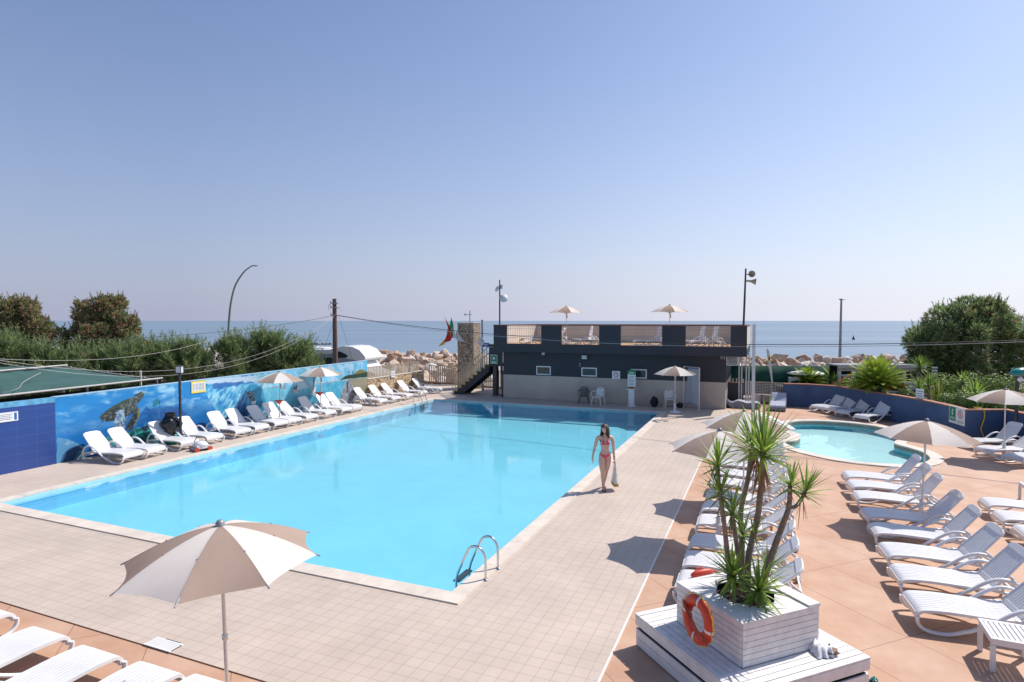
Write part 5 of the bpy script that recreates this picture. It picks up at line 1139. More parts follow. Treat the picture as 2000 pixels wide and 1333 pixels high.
# denser body surface for clean edges
b_=bmesh.new(); b_.from_mesh(body.data); bmesh.ops.subdivide_edges(b_,edges=[e for e in b_.edges if .74<e.verts[0].co.z<1.42 and abs(e.verts[0].co.x)<.19],cuts=2,use_grid_fill=True); b_.to_mesh(body.data); b_.free(); body.data.update(); body.data.polygons.foreach_set('use_smooth',[True]*len(body.data.polygons))
patch('bikini_bottom',lambda c,n: abs(c.x)<.2 and (.79+abs(c.x-.0)*.95<c.z<.905+abs(c.x)*.32 if n.y<.3 else .80+abs(c.x)*.5<c.z<.94),.006,'bikini')
mb=MB()
for s in (-1,1):
    mx=Matrix.Rotation(R(s*8),3,'Y'); mb.ell((s*.058,-.062,1.222),(.052,.042,.054),0,14,10,mx=mx)
mb.build('bust','skin',pr_)
mb=MB()
for s in (-1,1):
    c=Vector((s*.058,-.066,1.218)); vs=[]; n=8
    A=(-.046,-.045);B_=(.05,-.045);T=(s*-.005,.085)
    for i in range(n+1):
        for j in range(n+1):
            a=i/n;b2=j/n; x=(A[0]*(1-b2)+B_[0]*b2)*(1-a)+T[0]*a; z=A[1]*(1-a)+T[1]*a; q=1-(x/.056)**2-(z/.075)**2; y=-.043*math.sqrt(max(0,q)) if q>0 else .0
            vs.append(c+Vector((x,y-.004+.012*(a>.8),z)))
    mb.add(vs,[(i*(n+1)+j,(i+1)*(n+1)+j,(i+1)*(n+1)+j+1,i*(n+1)+j+1) for i in range(n) for j in range(n)],0,True)
    mb.tube([(s*.055,-.085,1.295),(s*.05,-.07,1.34),(s*.04,-.03,1.40)],.005,5)
mb.tube(smooth_pts([(-.115,-.01,1.175),(-.09,-.07,1.172),(0,-.098,1.172),(.09,-.07,1.172),(.115,-.01,1.175)],4),.006,5); mb.tube(smooth_pts([(-.115,-.01,1.175),(-.08,.07,1.175),(0,.088,1.175),(.08,.07,1.175),(.115,-.01,1.175)],4),.006,5)
o=mb.build('bikini_top','bikini',pr_,fix=False); s_=o.modifiers.new('t','SOLIDIFY'); s_.thickness=.003
mb=MB(); mb.lathe([(.028,-.008),(.033,0),(.028,.008)],12,c=(.215,0,.845)); mb.build('bracelet','gold',pr_)
pr_.scale=(1.1,1.1,1.0)
tb=thing('tote_bag','white cotton tote bag with mustard bottom held by the woman','bag',(pp.x+.255,pp.y-.01,ZD+.12),.06)
mb=MB(); n=6
def bagsec(z): k=z/.44; return (.055*(1-k)+.012*k+.006*math.sin(k*7), .17-.035*k+.01*math.sin(k*5))
zs=[.075,.14,.22,.30,.37,.44]; vs=[]
for z in zs:
    a,b2=bagsec(z); vs+=[(-a,-b2,z),(a,-b2,z),(a*1.1,0,z),(a,b2,z),(-a,b2,z),(-a*1.1,0,z)]
mb.add(vs,[(6*i+j,6*i+(j+1)%6,6*i+6+(j+1)%6,6*i+6+j) for i in range(len(zs)-1) for j in range(6)],0,True); mb.build('cotton_body','tote',tb)
mb=MB(); mb.prism([(-.056,-.171),(.056,-.171),(.062,0),(.056,.171),(-.056,.171),(-.062,0)],0,.074); mb.b2((.04,-.07,.15),(.053,.06,.30)); mb.build('mustard_base','gold',tb)
for s in (-1,1): mb=MB(); mb.tube(smooth_pts([(s*.01,-.09,.43),(s*.006,-.03,.62),(0,0,.655),(s*.006,.03,.62),(s*.01,.09,.43)],4),.008,6); mb.build('strap','tote',tb)
# ================================================================== UTILITY POLE + CABLES
PA=Vector((-10.0,34.6,4.62)); up=thing('utility_pole','brown wooden utility pole with cables behind the mural','utility pole',(PA.x-.12,PA.y,0))
zt_=at(655,584,34.6).z; mb=MB(); mb.tube([(0,0,0),(-.02,0,3),(-.03,0,zt_)],[.16,.14,.115],10); mb.build('pole','wood',up)
mb=MB(); 
for z in (4.62,5.05,5.3): mb.b2((-.22,-.14,z-.03),(.2,.02,z+.02)); mb.tube([(-.2,-.14,z),(-.2,-.14,z+.12)],.03,6)
mb.tube(smooth_pts([(.1,-.1,5.05),(.3,-.1,5.02),(.42,-.1,4.85)],3),.015,5); mb.tube(smooth_pts([(-.15,-.1,5.3),(-.35,-.1,5.15),(-.3,-.1,4.9)],3),.012,5); mb.build('insulator_brackets','grey_metal',up)
def cable(name,label,a,b,sag,r,m,n=28,cat='cable',group=None):
    a=Vector(a);b=Vector(b); t_=thing(name,label,cat,a,0,group); pts=[(a.lerp(b,i/n)-a)+Vector((0,0,-sag*4*(i/n)*(1-i/n))) for i in range(n+1)]; mb=MB(); mb.tube(pts,r,5); mb.build('wire',m,t_); return t_
PB=Vector((18.4,16.2,3.97))
cable('overhead_cable','thick black overhead cable sagging from the wooden pole across the building to the right edge',PA,PB,.86,.014,'cable',40)
cable('overhead_cable','thinner overhead cable just below the thick one in front of the building',PA+Vector((.0,0,-.02)),PB+Vector((0,0,-.02)),.93,.009,'grey_metal',40)
cable('overhead_cable','black cable running left from the wooden pole in front of the sea',PA,at(-40,669,19),.35,.010,'cable')
A2=PA+Vector((-.1,-.1,-.02))
cable('cord','pale cord rising from the hedge to the wooden pole, middle one of three',at(420,661,30),at(-40,699,17),.45,.007,'wire_w')
c=thing('cord','pale bent cord from the hedge top to the left edge','cord',at(420,661,30)); mb=MB(); mb.tube([Vector((0,0,0)),at(640,618,34.4)-c.location],.006,5); mb.build('wire','wire_w',c)
cable('cord','yellowish cord from the wooden pole to the left edge, upper of the close pair',A2,at(-40,698,16),1.45,.006,'wire_w')
cable('cord','yellowish cord from the wooden pole to the left edge, lower of the close pair',A2+Vector((0,0,-.05)),at(-40,702,16),1.6,.006,'wire_w')
for s,lab in ((-1,'left'),(1,'right')):
    e=at(655+s*46,742,36); cable('guy_wire','thin guy wire on the %s side of the wooden pole'%lab,PA+Vector((s*.05,.05,.0)),e,0,.007,'cable',4,'wire')
# ================================================================== STREET LAMPS
p=at(446,700,40); sl=thing('street_lamp','tall curved grey green street lamp rising behind the hedge','street lamp',(p.x,p.y,0))
pts=[(446,760),(446,660),(448,620),(451,592),(458,562),(468,543),(478,530),(487,523),(492,520)]
mb=MB(); P_=smooth_pts([at(x,y,40)-sl.location for x,y in pts],3); P_[0].z=0; mb.tube(P_,[.085-.05*i/(len(P_)-1) for i in range(len(P_))],10); mb.build('curved_pole','green_grey_metal',sl)
q=at(494,519.5,40)-sl.location; mb=MB(); mb.ell(q+Vector((.12,0,0)),(.26,.13,.05)); mb.build('lamp_head','grey_metal',sl)
p=at(1640,712,50); s2=thing('street_lamp','thin straight grey street lamp in front of the sea at the right','street lamp',(p.x,p.y,0)); zt_=at(1642,586,50).z
mb=MB(); mb.tube([(0,0,0),(.04,0,zt_)],[.13,.075],10); mb.build('pole','grey_metal',s2); mb=MB(); mb.ell((.1,0,zt_+.05),(.28,.16,.06)); mb.b2((-.1,-.05,zt_-.02),(.1,.05,zt_+.03)); mb.build('lamp_head','grey_metal',s2)
p=at(943,757,37); gp=thing('grey_post','thin grey post with a round mirror and blue road sign behind the staircase','post',(p.x,p.y,0)); z1=at(941,625,37).z
mb=MB(); mb.tube([(0,0,0),(-.03,0,z1)],.075,8); mb.build('pole','grey_plate',gp); mb=MB(); mb.lathe([(.001,0),(.24,.01),(.26,-.01),(.2,-.04),(.001,-.06)],16); o=mb.build('mirror','plastic_dull',gp); o.location=(-.1,-.1,at(938,668,37).z); o.rotation_euler=(R(80),0,R(-30))
z=at(947,674,37).z; mb=MB(); mb.b2((.0,-.08,z-.12),(.4,-.06,z+.12)); mb.build('blue_sign','sign_blue',gp); mb=MB(); mb.b2((.05,-.085,z-.02),(.3,-.081,z+.03)); mb.build('white_arrow','sign_white',gp)
# ================================================================== MOTORHOME
p=at(714,760,37); mh=thing('motorhome','white motorhome with a rounded overcab parked behind the mural','motorhome',(p.x,p.y,0),R(-16))
mx=Matrix(((1,0,0),(0,0,1),(0,1,0)))
prof=[(-6.3,.5),(-6.3,2.35),(-6.1,2.5),(-2.5,2.5),(-2.2,2.6),(-1.5,2.74),(-.9,2.7),(-.4,2.5),(-.05,2.15),(0,1.95),(-.1,1.85),(-.5,1.85),(.1,1.2),(.6,1.1),(.7,.5)]
mb=MB(); mb.prism(prof,0,2.2,mx=mx); mb.build('body','gel_white',mh,bevel=.04)
mb=MB(); mb.prism([(-6.25,.75),(-6.25,2.22),(-2.6,2.22),(-1.9,2.35),(-1.5,2.0),(-.6,1.86),(-.6,.75)],-.012,-.001,mx=mx); mb.build('grey_side_panel',mat('blue_grey_panel',(.30,.32,.38),.4,var=.05,scale=1),mh)
for x0,x1,z0,z1 in ((-5.9,-5.5,.8,2.0),(-4.7,-4.0,1.6,2.0),(-3.7,-3.2,1.6,2.0),(-2.9,-2.3,1.6,2.0)): mb=MB(); mb.b2((x0,-.025,z0),(x1,-.013,z1)); mb.build('window','glass',mh)
mb=MB(); mb.prism([(-2.15,1.98),(-2.15,2.4),(-1.7,2.38),(-1.2,2.15),(-1.3,2.02)],-.03,-.013,mx=mx); mb.build('overcab_window','glass',mh)
for x in (-4.9,-.3): mb=MB(); mb.lathe([(.001,-.1),(.33,-.1),(.36,-.06),(.36,.06),(.33,.1),(.001,.1)],20); o=mb.build('wheel','black',mh); o.location=(x,.12,.36); o.rotation_euler=(R(90),0,0)
mb=MB(); mb.b2((-5.2,.4,2.501),(-4.3,1.6,2.62)); mb.b2((-3.9,.6,2.501),(-3.3,1.4,2.6)); mb.tube([(-5.9,.2,2.56),(-2.6,.2,2.56)],.02); mb.build('roof_hatch','white',mh)
# ================================================================== ROCKS (breakwater)
def rock_mesh(seed,m):
    rs=random.Random(seed); bm=bmesh.new()
    for i in range(16):
        d=Vector((rs.gauss(0,1),rs.gauss(0,1),rs.gauss(0,1))).normalized(); k=rs.uniform(.75,1.05); bm.verts.new((d.x*.62*k,d.y*.5*k,d.z*.42*k))
    r=bmesh.ops.convex_hull(bm,input=bm.verts); 
    bmesh.ops.delete(bm,geom=[v for v in bm.verts if not v.link_faces],context='VERTS')
    bmesh.ops.bevel(bm,geom=list(bm.edges),offset=.035,segments=1,affect='EDGES',clamp_overlap=True)
    bmesh.ops.triangulate(bm,faces=bm.faces[:]); bmesh.ops.subdivide_edges(bm,edges=[e for e in bm.edges if e.calc_length()>.3],cuts=1)
    for v in bm.verts: v.co+=v.co.normalized()*noise.noise(v.co*4+Vector((seed,0,0)))*.05
    me=bpy.data.meshes.new('rock'); bm.to_mesh(me); bm.free(); me.materials.append(M[m]); return me
RK=[rock_mesh(i+1,['rock_a','rock_b','rock_c','rock_a'][i%4]) for i in range(12)]
rs=random.Random(12)
def rock(p,s,grp,lab):
    o=bpy.data.objects.new('rock',RK[rs.randrange(12)]); COL.objects.link(o); o.location=p; o.scale=(s*rs.uniform(.9,1.25),s*rs.uniform(.85,1.1),s*rs.uniform(.8,1.15)); o.rotation_euler=(rs.uniform(-.5,.5),rs.uniform(-.5,.5),rs.uniform(0,6.28)); tag(o,lab,'rock',grp)
def pile(x0,x1,ztop,size,D0,rows,grp,lab,dz=.35):
    for r_ in range(rows):
        t=r_/(rows-1); D=D0+ (r_)*size*.72; z=.2*size+ (ztop-.45*size)*t; px=x0+rs.uniform(0,8)
        while px<x1:
            s=size*rs.choice((.6,.75,.9,1.05,1.25,1.5)); p=at(px,650,D); rock((p.x,D+rs.uniform(-.3,.3),max(.1,z+rs.uniform(-.2,.15)*size)),s,grp,lab); px+=s*.78*1180/D*rs.uniform(.8,1.1)
lab='pale tan limestone boulder in the breakwater between the motorhome and the stone pillar'
pile(700,905,1.85,1.0,42,8,'boulders of the left breakwater',lab)
pile(597,650,2.0,1.3,47,2,'boulders behind the motorhome','pale boulder of the breakwater seen above the motorhome roof')
pile(932,968,1.8,1.2,43,3,'boulders between pillar and building','boulder of the breakwater seen between the stone pillar and the building')
pile(1425,1812,1.5,.86,45,5,'boulders of the right breakwater','pale boulder in the breakwater beyond the green screen fence')
# distant low reef and buoy in the sea
rf=thing('reef_rocks','dark low line of rocks in the sea left of the wooden pole','reef',(at(605,656,150).x,150,-1.6)); mb=MB()
for i in range(9): mb.ell((i*.62,rs.uniform(-.3,.3),0),(rs.uniform(.3,.6),.5,rs.uniform(.2,.45)),n=8,k=6,jit=.6)
mb.build('rocks','rock_b' if False else 'dark_metal',rf)
p=at(1667,655,190); by=thing('buoy','small brown buoy floating on the sea at the right','buoy',(p.x,190,-1.6)); mb=MB(); mb.lathe([(.001,-.2),(.42,.0),(.45,.35),(.15,.8),(.1,1.3),(.001,1.35)],12); mb.build('float','rust_cap',by)
# ================================================================== VEGETATION
def sprays(mb,c,r,n,L,w,rs,mats,upb=.5,fine=3,shell=.35):
    c=Vector(c)
    for i in range(n):
        d=Vector((rs.gauss(0,1),rs.gauss(0,1),rs.gauss(0,1))).normalized(); k=(shell+(1-shell)*rs.random()**.5)
        p=c+Vector((d.x*r[0],d.y*r[1],d.z*r[2]))*k
        o=(d+Vector((rs.gauss(0,.35),rs.gauss(0,.35),upb+rs.gauss(0,.3)))).normalized()
        m_=rs.choices(range(len(mats)),mats)[0]
        for j in range(fine):
            oo=(o+Vector((rs.gauss(0,.28),rs.gauss(0,.28),rs.gauss(0,.25)))).normalized(); l_=L*rs.uniform(.6,1.25); s=oo.cross(Vector((rs.gauss(0,1),rs.gauss(0,1),rs.gauss(0,1)))).normalized()*w*rs.uniform(.7,1.3)
            mid=p+oo*l_*.5+Vector((0,0,-.02)); e=p+oo*l_+Vector((0,0,-l_*.08))
            mb.add([p,mid-s,e,mid+s],[(0,1,2,3)],m_)
def tree_mesh(blobs,mats_w,mats,n,L,w,seed,upb=.5,fine=3):
    rs=random.Random(seed); mb=MB()
    for (c,r) in blobs:
        sprays(mb,c,r,int(n*(r[0]*r[1]*r[2])**.55),L,w,rs,mats_w,upb,fine)
    return mb
def blobs_for(rx,ry,h,n,seed,z0=.3,top=None):
    rs=random.Random(seed); out=[]
    for i in range(n):
        a=rs.uniform(0,2*PI); q=rs.random()**.42; z=z0+(h-z0)*rs.random(); k=math.sqrt(max(.04,1-((z-h*.4)/(h*.64))**2)) if z>h*.4 else .95
        s=rs.uniform(.45,1.0)*min(rx,ry,1.9)*.34*(1.15-.4*q)
        rad=.72+.62*(.5+.5*noise.noise(Vector((math.cos(a)*1.3+seed,math.sin(a)*1.3,z*.9))))*1.0
        out.append(((math.cos(a)*q*rx*.86*k*rad,math.sin(a)*q*ry*.82*k,min(z,h-s*.5)),(s,s,s*rs.uniform(.8,1.5))))
    return out
def plumes(mb,blobs,n,L,w,seed,mi=(0,1)):
    rs=random.Random(seed)
    for (c,r) in blobs:
        for _ in range(n):
            d=Vector((rs.gauss(0,1),rs.gauss(0,1),abs(rs.gauss(0,1)))).normalized(); p=Vector(c)+Vector((d.x*r[0],d.y*r[1],d.z*r[2]))*.8; o=(d*.7+Vector((0,0,.8))).normalized()
            for k in range(9):
                b=p+o*L*k/9; 
                for s in range(3):
                    e=b+(o+Vector((rs.gauss(0,.45),rs.gauss(0,.45),rs.gauss(0,.3)))).normalized()*L*.38*(1-k/12); sd=(e-b).cross(Vector((rs.gauss(0,1),rs.gauss(0,1),rs.gauss(0,1)))).normalized()*w; mb.add([b,(b+e)/2-sd,e,(b+e)/2+sd],[(0,1,2,3)],mi[0] if rs.random()<.6 else mi[1])
def tree(name,label,loc,blobs,mats_w,mats,n,L,w,seed,cat='tree',group=None,trunks=4,h=2.5,upb=.5,fine=3,r=.09,plume=3,pm=(0,1)):
    t=thing(name,label,cat,loc,0,group); mb=tree_mesh(blobs,mats_w,mats,n,L,w,seed,upb,fine); plumes(mb,blobs,plume,L*2.1,w*.8,seed+7,pm); mb.build('crown',mats,t,fix=False)
    rs=random.Random(seed+50); mb=MB()
    for i in range(trunks):
        b=rs.choice(blobs)[0]; e=Vector(b); s=Vector((e.x*.12,e.y*.12,-.1)); mb.tube(smooth_pts([s,(s.x*1.8+e.x*.15,s.y*1.8+e.y*.15,e.z*.45),e],3),[r*(1-.75*i_/6) for i_ in range(7)],6)
    mb.build('trunk','trunk',t); reg(t); return t
TM=['tam_a','tam_b','tam_br']
hp=[(585,35.2,3.25,48),(520,34.5,3.75,62),(455,33.6,3.45,60),(385,33,3.35,62),(320,32.2,3.3,62),(262,31.6,3.1,55),(205,31,3.0,58),(140,30.4,3.1,60),(70,29.8,3.1,58),(5,29.2,3.75,60),(-45,28.6,3.8,60)]
hl=['rightmost green tamarisk of the hedge, beside the motorhome','tall feathery green tamarisk, second from the right of the hedge','green tamarisk of the hedge just right of the curved street lamp foot','green tamarisk of the hedge directly below the curved street lamp','green tamarisk of the hedge behind the black lantern post','green tamarisk of the hedge right of the round brown tree','green tamarisk of the hedge in front of the round brown tree','green tamarisk of the hedge between the two brown trees','green tamarisk of the hedge in front of the left brown tree, right part','tall green tamarisk at the left edge before the brown tree','green tamarisk of the hedge cut by the left edge']
for i,(px,D,h,wpx) in enumerate(hp):
    p=at(px,700,D); rx=wpx/1180*D*.78
    tree('tamarisk','%s'%hl[i],(p.x,D,-.03),blobs_for(rx,1.5,h-.45,26,i+3,.4),[.46,.51,.03],TM,520,.46,.018,i+100,group='feathery green tamarisks of the hedge',trunks=5,h=h,upb=1.1,fine=5,r=.07,plume=6)
p=at(205,700,45); tree('brown_tree','round brownish tree standing alone above the hedge at the left',(p.x,45,-.03),blobs_for(3.15,2.4,5.8,85,77,1.2)+[((0,0,4.6),(1.2,1.2,1.0)),((1.0,0,3.9),(1.2,1.1,1.0)),((-1.0,0,3.6),(1.1,1.1,.9))],[.14,.38,.48],TM,560,.30,.03,171,trunks=8,h=6,upb=.35,fine=4,r=.16,plume=3,pm=(1,2))
p=at(30,700,42); tree('brown_tree','brownish tree cut by the left edge of the photo',(p.x,42,-.03),blobs_for(2.8,2.2,5.6,80,78,1.2)+[((0.4,0,4.0),(1.2,1.2,1.0))],[.14,.38,.48],TM,560,.30,.03,172,trunks=8,h=6,upb=.35,fine=4,r=.16,plume=3,pm=(1,2))
p=at(-42,700,41); tree('brown_tree','brownish tree mostly outside the left edge',(p.x,41,-.03),blobs_for(2.3,2.0,6.3,44,73,1.2),[.12,.42,.46],TM,480,.30,.03,173,trunks=8,h=6,upb=.35,fine=4,r=.16,plume=3,pm=(1,2))
p=at(1885,760,33); bl_=blobs_for(3.5,2.7,5.0,110,84,.3)+[((.1,0,5.0),(.8,.8,.6)),((-1.4,0,4.4),(.8,.8,.6)),((1.5,0,4.6),(.8,.8,.6)),((-2.6,0,3.2),(.7,.7,.6)),((2.9,0,3.8),(.8,.8,.7)),((3.3,0,2.4),(.9,.9,.9)),((.9,0,5.1),(.5,.5,.5))]
tree('large_tree','large dark green tamarisk tree at the right edge behind the garden',(p.x,33,-.03),bl_,[.55,.38,.07],TM,620,.30,.022,181,trunks=16,h=5,upb=.4,fine=4,r=.16,plume=4,pm=(0,1))
# ================================================================== SHADE NET STRUCTURE (left)
n0=G(-15,777,2.12); n1=G(303,741.5,2.12); r0=G(-15,729,2.62); r1=G(118,716,2.62); f0=G(-15,717,2.3); f1=G(112,716.5,2.32)
sn_=thing('shade_net_canopy','dark green shade net stretched over pipes behind the blue wall at the left','shade canopy',(n0.x,n0.y,0)); 
def net(quad,mb,n=14,sg=.05):
    a,b,c,d=[Vector(q) for q in quad]; vs=[]
    for i in range(n+1):
        for j in range(n+1):
            s=i/n;t=j/n; p=(a.lerp(b,s)).lerp(d.lerp(c,s),t)-sn_.location; p.z-=sg*4*t*(1-t)+.012*math.sin(s*21+t*5); vs.append(p)
    mb.add(vs,[(i*(n+1)+j,(i+1)*(n+1)+j,(i+1)*(n+1)+j+1,i*(n+1)+j+1) for i in range(n) for j in range(n)],0,True)
mb=MB(); net((n0,n1,r1,r0),mb); net((r0,r1,f1,f0),mb); o=mb.build('net','net',sn_,fix=False); s_=o.modifiers.new('t','SOLIDIFY'); s_.thickness=.01
mb=MB(); e=G(317,740,2.14); mb.tube([n0-sn_.location+Vector((0,0,.02)),e-sn_.location+Vector((0,0,.02))],.035,8); mb.tube([r0-sn_.location+Vector((0,0,.05)),G(131,713.5,2.66)-sn_.location],.032,8)
mb.tube([n1-sn_.location,r1-sn_.location],.02,6); mb.build('pipe','wire_w',sn_)
mb=MB()
for p_ in (n1,r1,n0.lerp(n1,.5)): q=p_-sn_.location; mb=MB(); mb.tube([(q.x,q.y+.12,0),(q.x,q.y+.12,q.z-.02)],.035,6); mb.build('post','grey_metal',sn_)
mb=MB(); q=n0.lerp(n1,.85)-sn_.location; mb.b2((q.x,q.y+.2,.0),(q.x+.06,q.y+.26,2.5)); q=n1-sn_.location; 
for k in range(7): w_=r1.lerp(n1,.1+k*.13)-sn_.location; mb.ell(w_+Vector((.02,.0,.02)),(.035,.035,.025),n=6,k=4)
mb.build('clips','wire_w',sn_)
mb=MB(); a=G(40,752,2.45)-sn_.location; mb.tube(smooth_pts([G(5,768,2.25)-sn_.location,G(35,759,2.35)-sn_.location,G(48,745,2.42)-sn_.location,G(80,728,2.6)-sn_.location],4),.008,5); mb.build('loose_cord','wire_w',sn_)
rf_=thing('lean_to_roof','dark flat roof strip under the shade net behind the wall','roof',W(-2.5,-15.9,1.75),wrot()); mb=MB(); mb.b2((0,0,0),(S0+6.2,.62,.05)); mb.build('roof_sheet','grey_metal',rf_); mb=MB(); mb.b2((0,.75,-1.75),(S0+7,.8,.2)); mb.build('net_shade_panel','gap',rf_)  # near-black panel added to stand for the shade below the net
# ================================================================== GREEN SCREEN FENCE, right background
def fence_line(name,label,pts,z0,z1,m,postm,step=2.4,cat='fence'):
    r=thing(name,label,cat,pts[0])
    for a,b in zip(pts,pts[1:]):
        a=Vector(a)-r.location;b=Vector(b)-r.location; d=(b-a); n=max(1,round(d.length/step)); vs=[];k=n*6
        for i in range(k+1): q=a.lerp(b,i/k); nn=Vector((-d.y,d.x,0)).normalized()*(.05*math.sin(i*1.7)); vs+=[(q.x+nn.x,q.y+nn.y,z0),(q.x+nn.x*.5,q.y+nn.y*.5,z1)]
        mb=MB(); mb.add(vs,[(2*i,2*i+2,2*i+3,2*i+1) for i in range(k)],0,True); o=mb.build('screen',m,r,fix=False); s=o.modifiers.new('t','SOLIDIFY'); s.thickness=.01
        for i in range(n+1): q=a.lerp(b,i/n); mb=MB(); mb.tube([(q.x,q.y+.06,0),(q.x,q.y+.06,z1+.05)],.035,6); mb.build('post',postm,r)
    return r
fa=at(1426,740,34); fb=at(1645,744,33.5); fa.z=0; fb.z=0
fence_line('screen_fence','green net screen fence in front of the right breakwater',[fa,fb],.1,1.78,'net_green','dark_metal')
gf1=at(1470,783,31.5); gf2=at(1534,783,30.6); gf1.z=gf2.z=0; d=gf2-gf1
gg=thing('mesh_gate','low white wire mesh gate between the white posts and the blue wall','gate',gf1,math.atan2(d.y,d.x)); L_=d.length
mb=MB(); mb.b2((0,-.02,1.08),(L_,.02,1.14)); mb.build('top_rail','beige_metal',gg); mb=MB(); mb.b2((0,-.02,.5),(L_,.02,.54)); mb.build('bottom_rail','beige_metal',gg); mb=MB(); n=20
for i in range(n+1): x=i*L_/n; mb.b2((x-.008,-.012,.541),(x+.008,-.002,1.079))
for i in range(1,7): z=.54+.54*i/7; mb.b2((0,0,z-.007),(L_,.01,z+.007))
mb.build('wire_grid','white_metal',gg)
pv=thing('low_step_wall','pale low wall with a red base line below the mesh gate','wall',gf1+Vector((0,.12,0)),math.atan2(d.y,d.x)); mb=MB(); mb.b2((0,0,.08),(L_-.05,.2,.46)); mb.build('wall','grey_plate',pv); mb=MB(); mb.b2((0,-.03,0),(L_-.05,.2,.079)); mb.build('base_line','rust_cap',pv)
ff=at(1503,746,31.8); fg=thing('feather_flag','white feather flag with a yellow round emblem above the mesh gate','flag',(ff.x,ff.y,0)); mb=MB(); zb_=at(1508,748,31.8).z; ztp=at(1497,681,31.8).z
mb.tube([(.12,.02,0),(.12,.02,zb_),(.02,.02,zb_+.7),(-.1,.02,ztp-.1),(-.16,.02,ztp)],.015,6); mb.build('pole','white_metal',fg)
pts=[(.14,zb_-.05),(.05,zb_+.35),(-.07,zb_+.9),(-.15,ztp-.35),(-.19,ztp-.08),(-.15,ztp),(-.05,ztp-.1),(.02,ztp-.4),(.08,ztp-.9),(.13,zb_+.5),(.18,zb_)]
mb=MB(); mb.prism(pts,-.004,.004,mx=mx); mb.build('cloth','flag_white',fg)
mb=MB(); mb.ell((-.045,-.01,ztp-.52),(.085,.006,.19),0,12,8); mb.ell((-.045,-.017,ztp-.52),(.045,.004,.10),1,12,8); mb.build('emblem',['sign_yellow','sign_blue'],fg)
# ================================================================== BLUE GARDEN WALL
bw_px=[(1531,749.3),(1580,750.5),(1632.7,753.9),(1660,757.5),(1699,764),(1750,772),(1801,780.7),(1845,790),(1884,799.8),(1925,800.2),(1964,800),(2000,807.4),(2060,822)]
BW=[G(x,y,1.15) for x,y in bw_px]; BW=[Vector((p.x,p.y,0)) for p in BW]
gw=thing('blue_garden_wall','curved dark blue garden wall with terracotta capping behind the wading pool','wall',BW[0])
Ws=[p-gw.location for p in BW]
def thick(P,d0,d1):
    a=[];b=[]
    for i in range(len(P)):
        t=(P[min(i+1,len(P)-1)]-P[max(i-1,0)]).normalized(); nn=Vector((-t.y,t.x,0)); a.append(P[i]+nn*d0); b.append(P[i]+nn*d1)
    return a,b
def wallmesh(P,d0,d1,z0,z1,mb,mi=0):
    a,b=thick(P,d0,d1); n=len(P); vs=[(p.x,p.y,z) for p,z in [(q,z0) for q in a]+[(q,z1) for q in a]+[(q,z1) for q in b]+[(q,z0) for q in b]]
    for k in range(4):
        o0=k*n;o1=((k+1)%4)*n; mb.add(vs,[(o0+i,o0+i+1,o1+i+1,o1+i) for i in range(n-1)],mi)
    mb.add([vs[0],vs[n],vs[2*n],vs[3*n]],[(0,1,2,3)],mi); mb.add([vs[n-1],vs[2*n-1],vs[3*n-1],vs[4*n-1]],[(0,1,2,3)],mi)
mb=MB(); wallmesh(Ws,0,.2,0,1.10,mb); mb.build('wall','navy',gw)
mb=MB(); wallmesh(Ws,-.03,.24,1.101,1.15,mb); mb.build('capping','terracotta_cap',gw)
# raised soil bed behind
mb=MB(); a,b=thick(BW,.22,7.5); k=len(BW); mb.add([(p.x,p.y,.93) for p in a]+[(p.x,p.y,.6) for p in b],[(i,i+1,k+i+1,k+i) for i in range(k-1)]); s=mb.build('garden_soil','soil'); s['kind']='structure'
# signs and hose on wall
def wall_pt(px,py,off=.03):   # point on the wall face for a photo position
    r=ray(px,py)
    for a,b in zip(BW,BW[1:]):
        d=b-a; den=r.x*d.y-r.y*d.x
        if abs(den)<1e-9: continue
        t=(a.x*d.y-a.y*d.x)/den; q=(a.x*r.y-a.y*r.x)/den
        if -.001<=q<=1.001 and t>0:
            nn=Vector((d.y,-d.x,0)).normalized(); return Vector((r.x*t,r.y*t,H+r.z*t))+nn*off, math.atan2(d.y,d.x)
p,a=wall_pt(1871,812); s=sign('pool_rule_sign','white and green pool sign on the blue wall left of the yellow hose',p,a,1.0,.62,['sign_white',(-.47,-.36,-.06,.46,'sign_green','green_field')]+lines(-.42,-.1,-.3,-.12,2,'sign_white')+lines(.04,.46,-.42,-.25,2))
ring(s,.15,.24,.08,-.02); mb=MB(); mb.ell((.24,-.018,.12),(.03,.002,.03),n=8,k=4); mb.bar((.18,-.018,.0),(.28,-.018,.08),.03,.002); mb.build('figure','print',s)
mb=MB(); mb.ell((-.26,-.024,.16),(.05,.002,.05),n=8,k=4); mb.b2((-.3,-.026,-.02),(-.22,-.0235,.1)); mb.build('white_figure','sign_white',s)
p1,a=wall_pt(1919,800); hs=thing('hose','yellow garden hose hanging over the blue wall','hose',(p1.x,p1.y,0)); P_=[]
for px,py in ((1905,797),(1914,797.5),(1920,803),(1921,815),(1917,828),(1914,838),(1917,848),(1921,856)): q,_=wall_pt(px,max(py,801),.05); z=G and at(px,py,q.y).z; P_.append(Vector((q.x,q.y,max(z,.03)))-hs.location)
P_[0]+=Vector((0,.12,0)); 
for i in range(14): P_.append(Vector((.35+.22*math.cos(i*.9+3),-.15+.22*math.sin(i*.9+3),.03+.006*i)))
mb=MB(); mb.tube(smooth_pts(P_,4),.018,7); mb.build('tube','yellow',hs)
p,a=wall_pt(1793,782,-.08); s=sign('small_board','small white board standing on top of the blue wall',(p.x,p.y,1.15+.2),a,.42,.40,['sign_white']+lines(-.4,.4,-.35,.35,3))
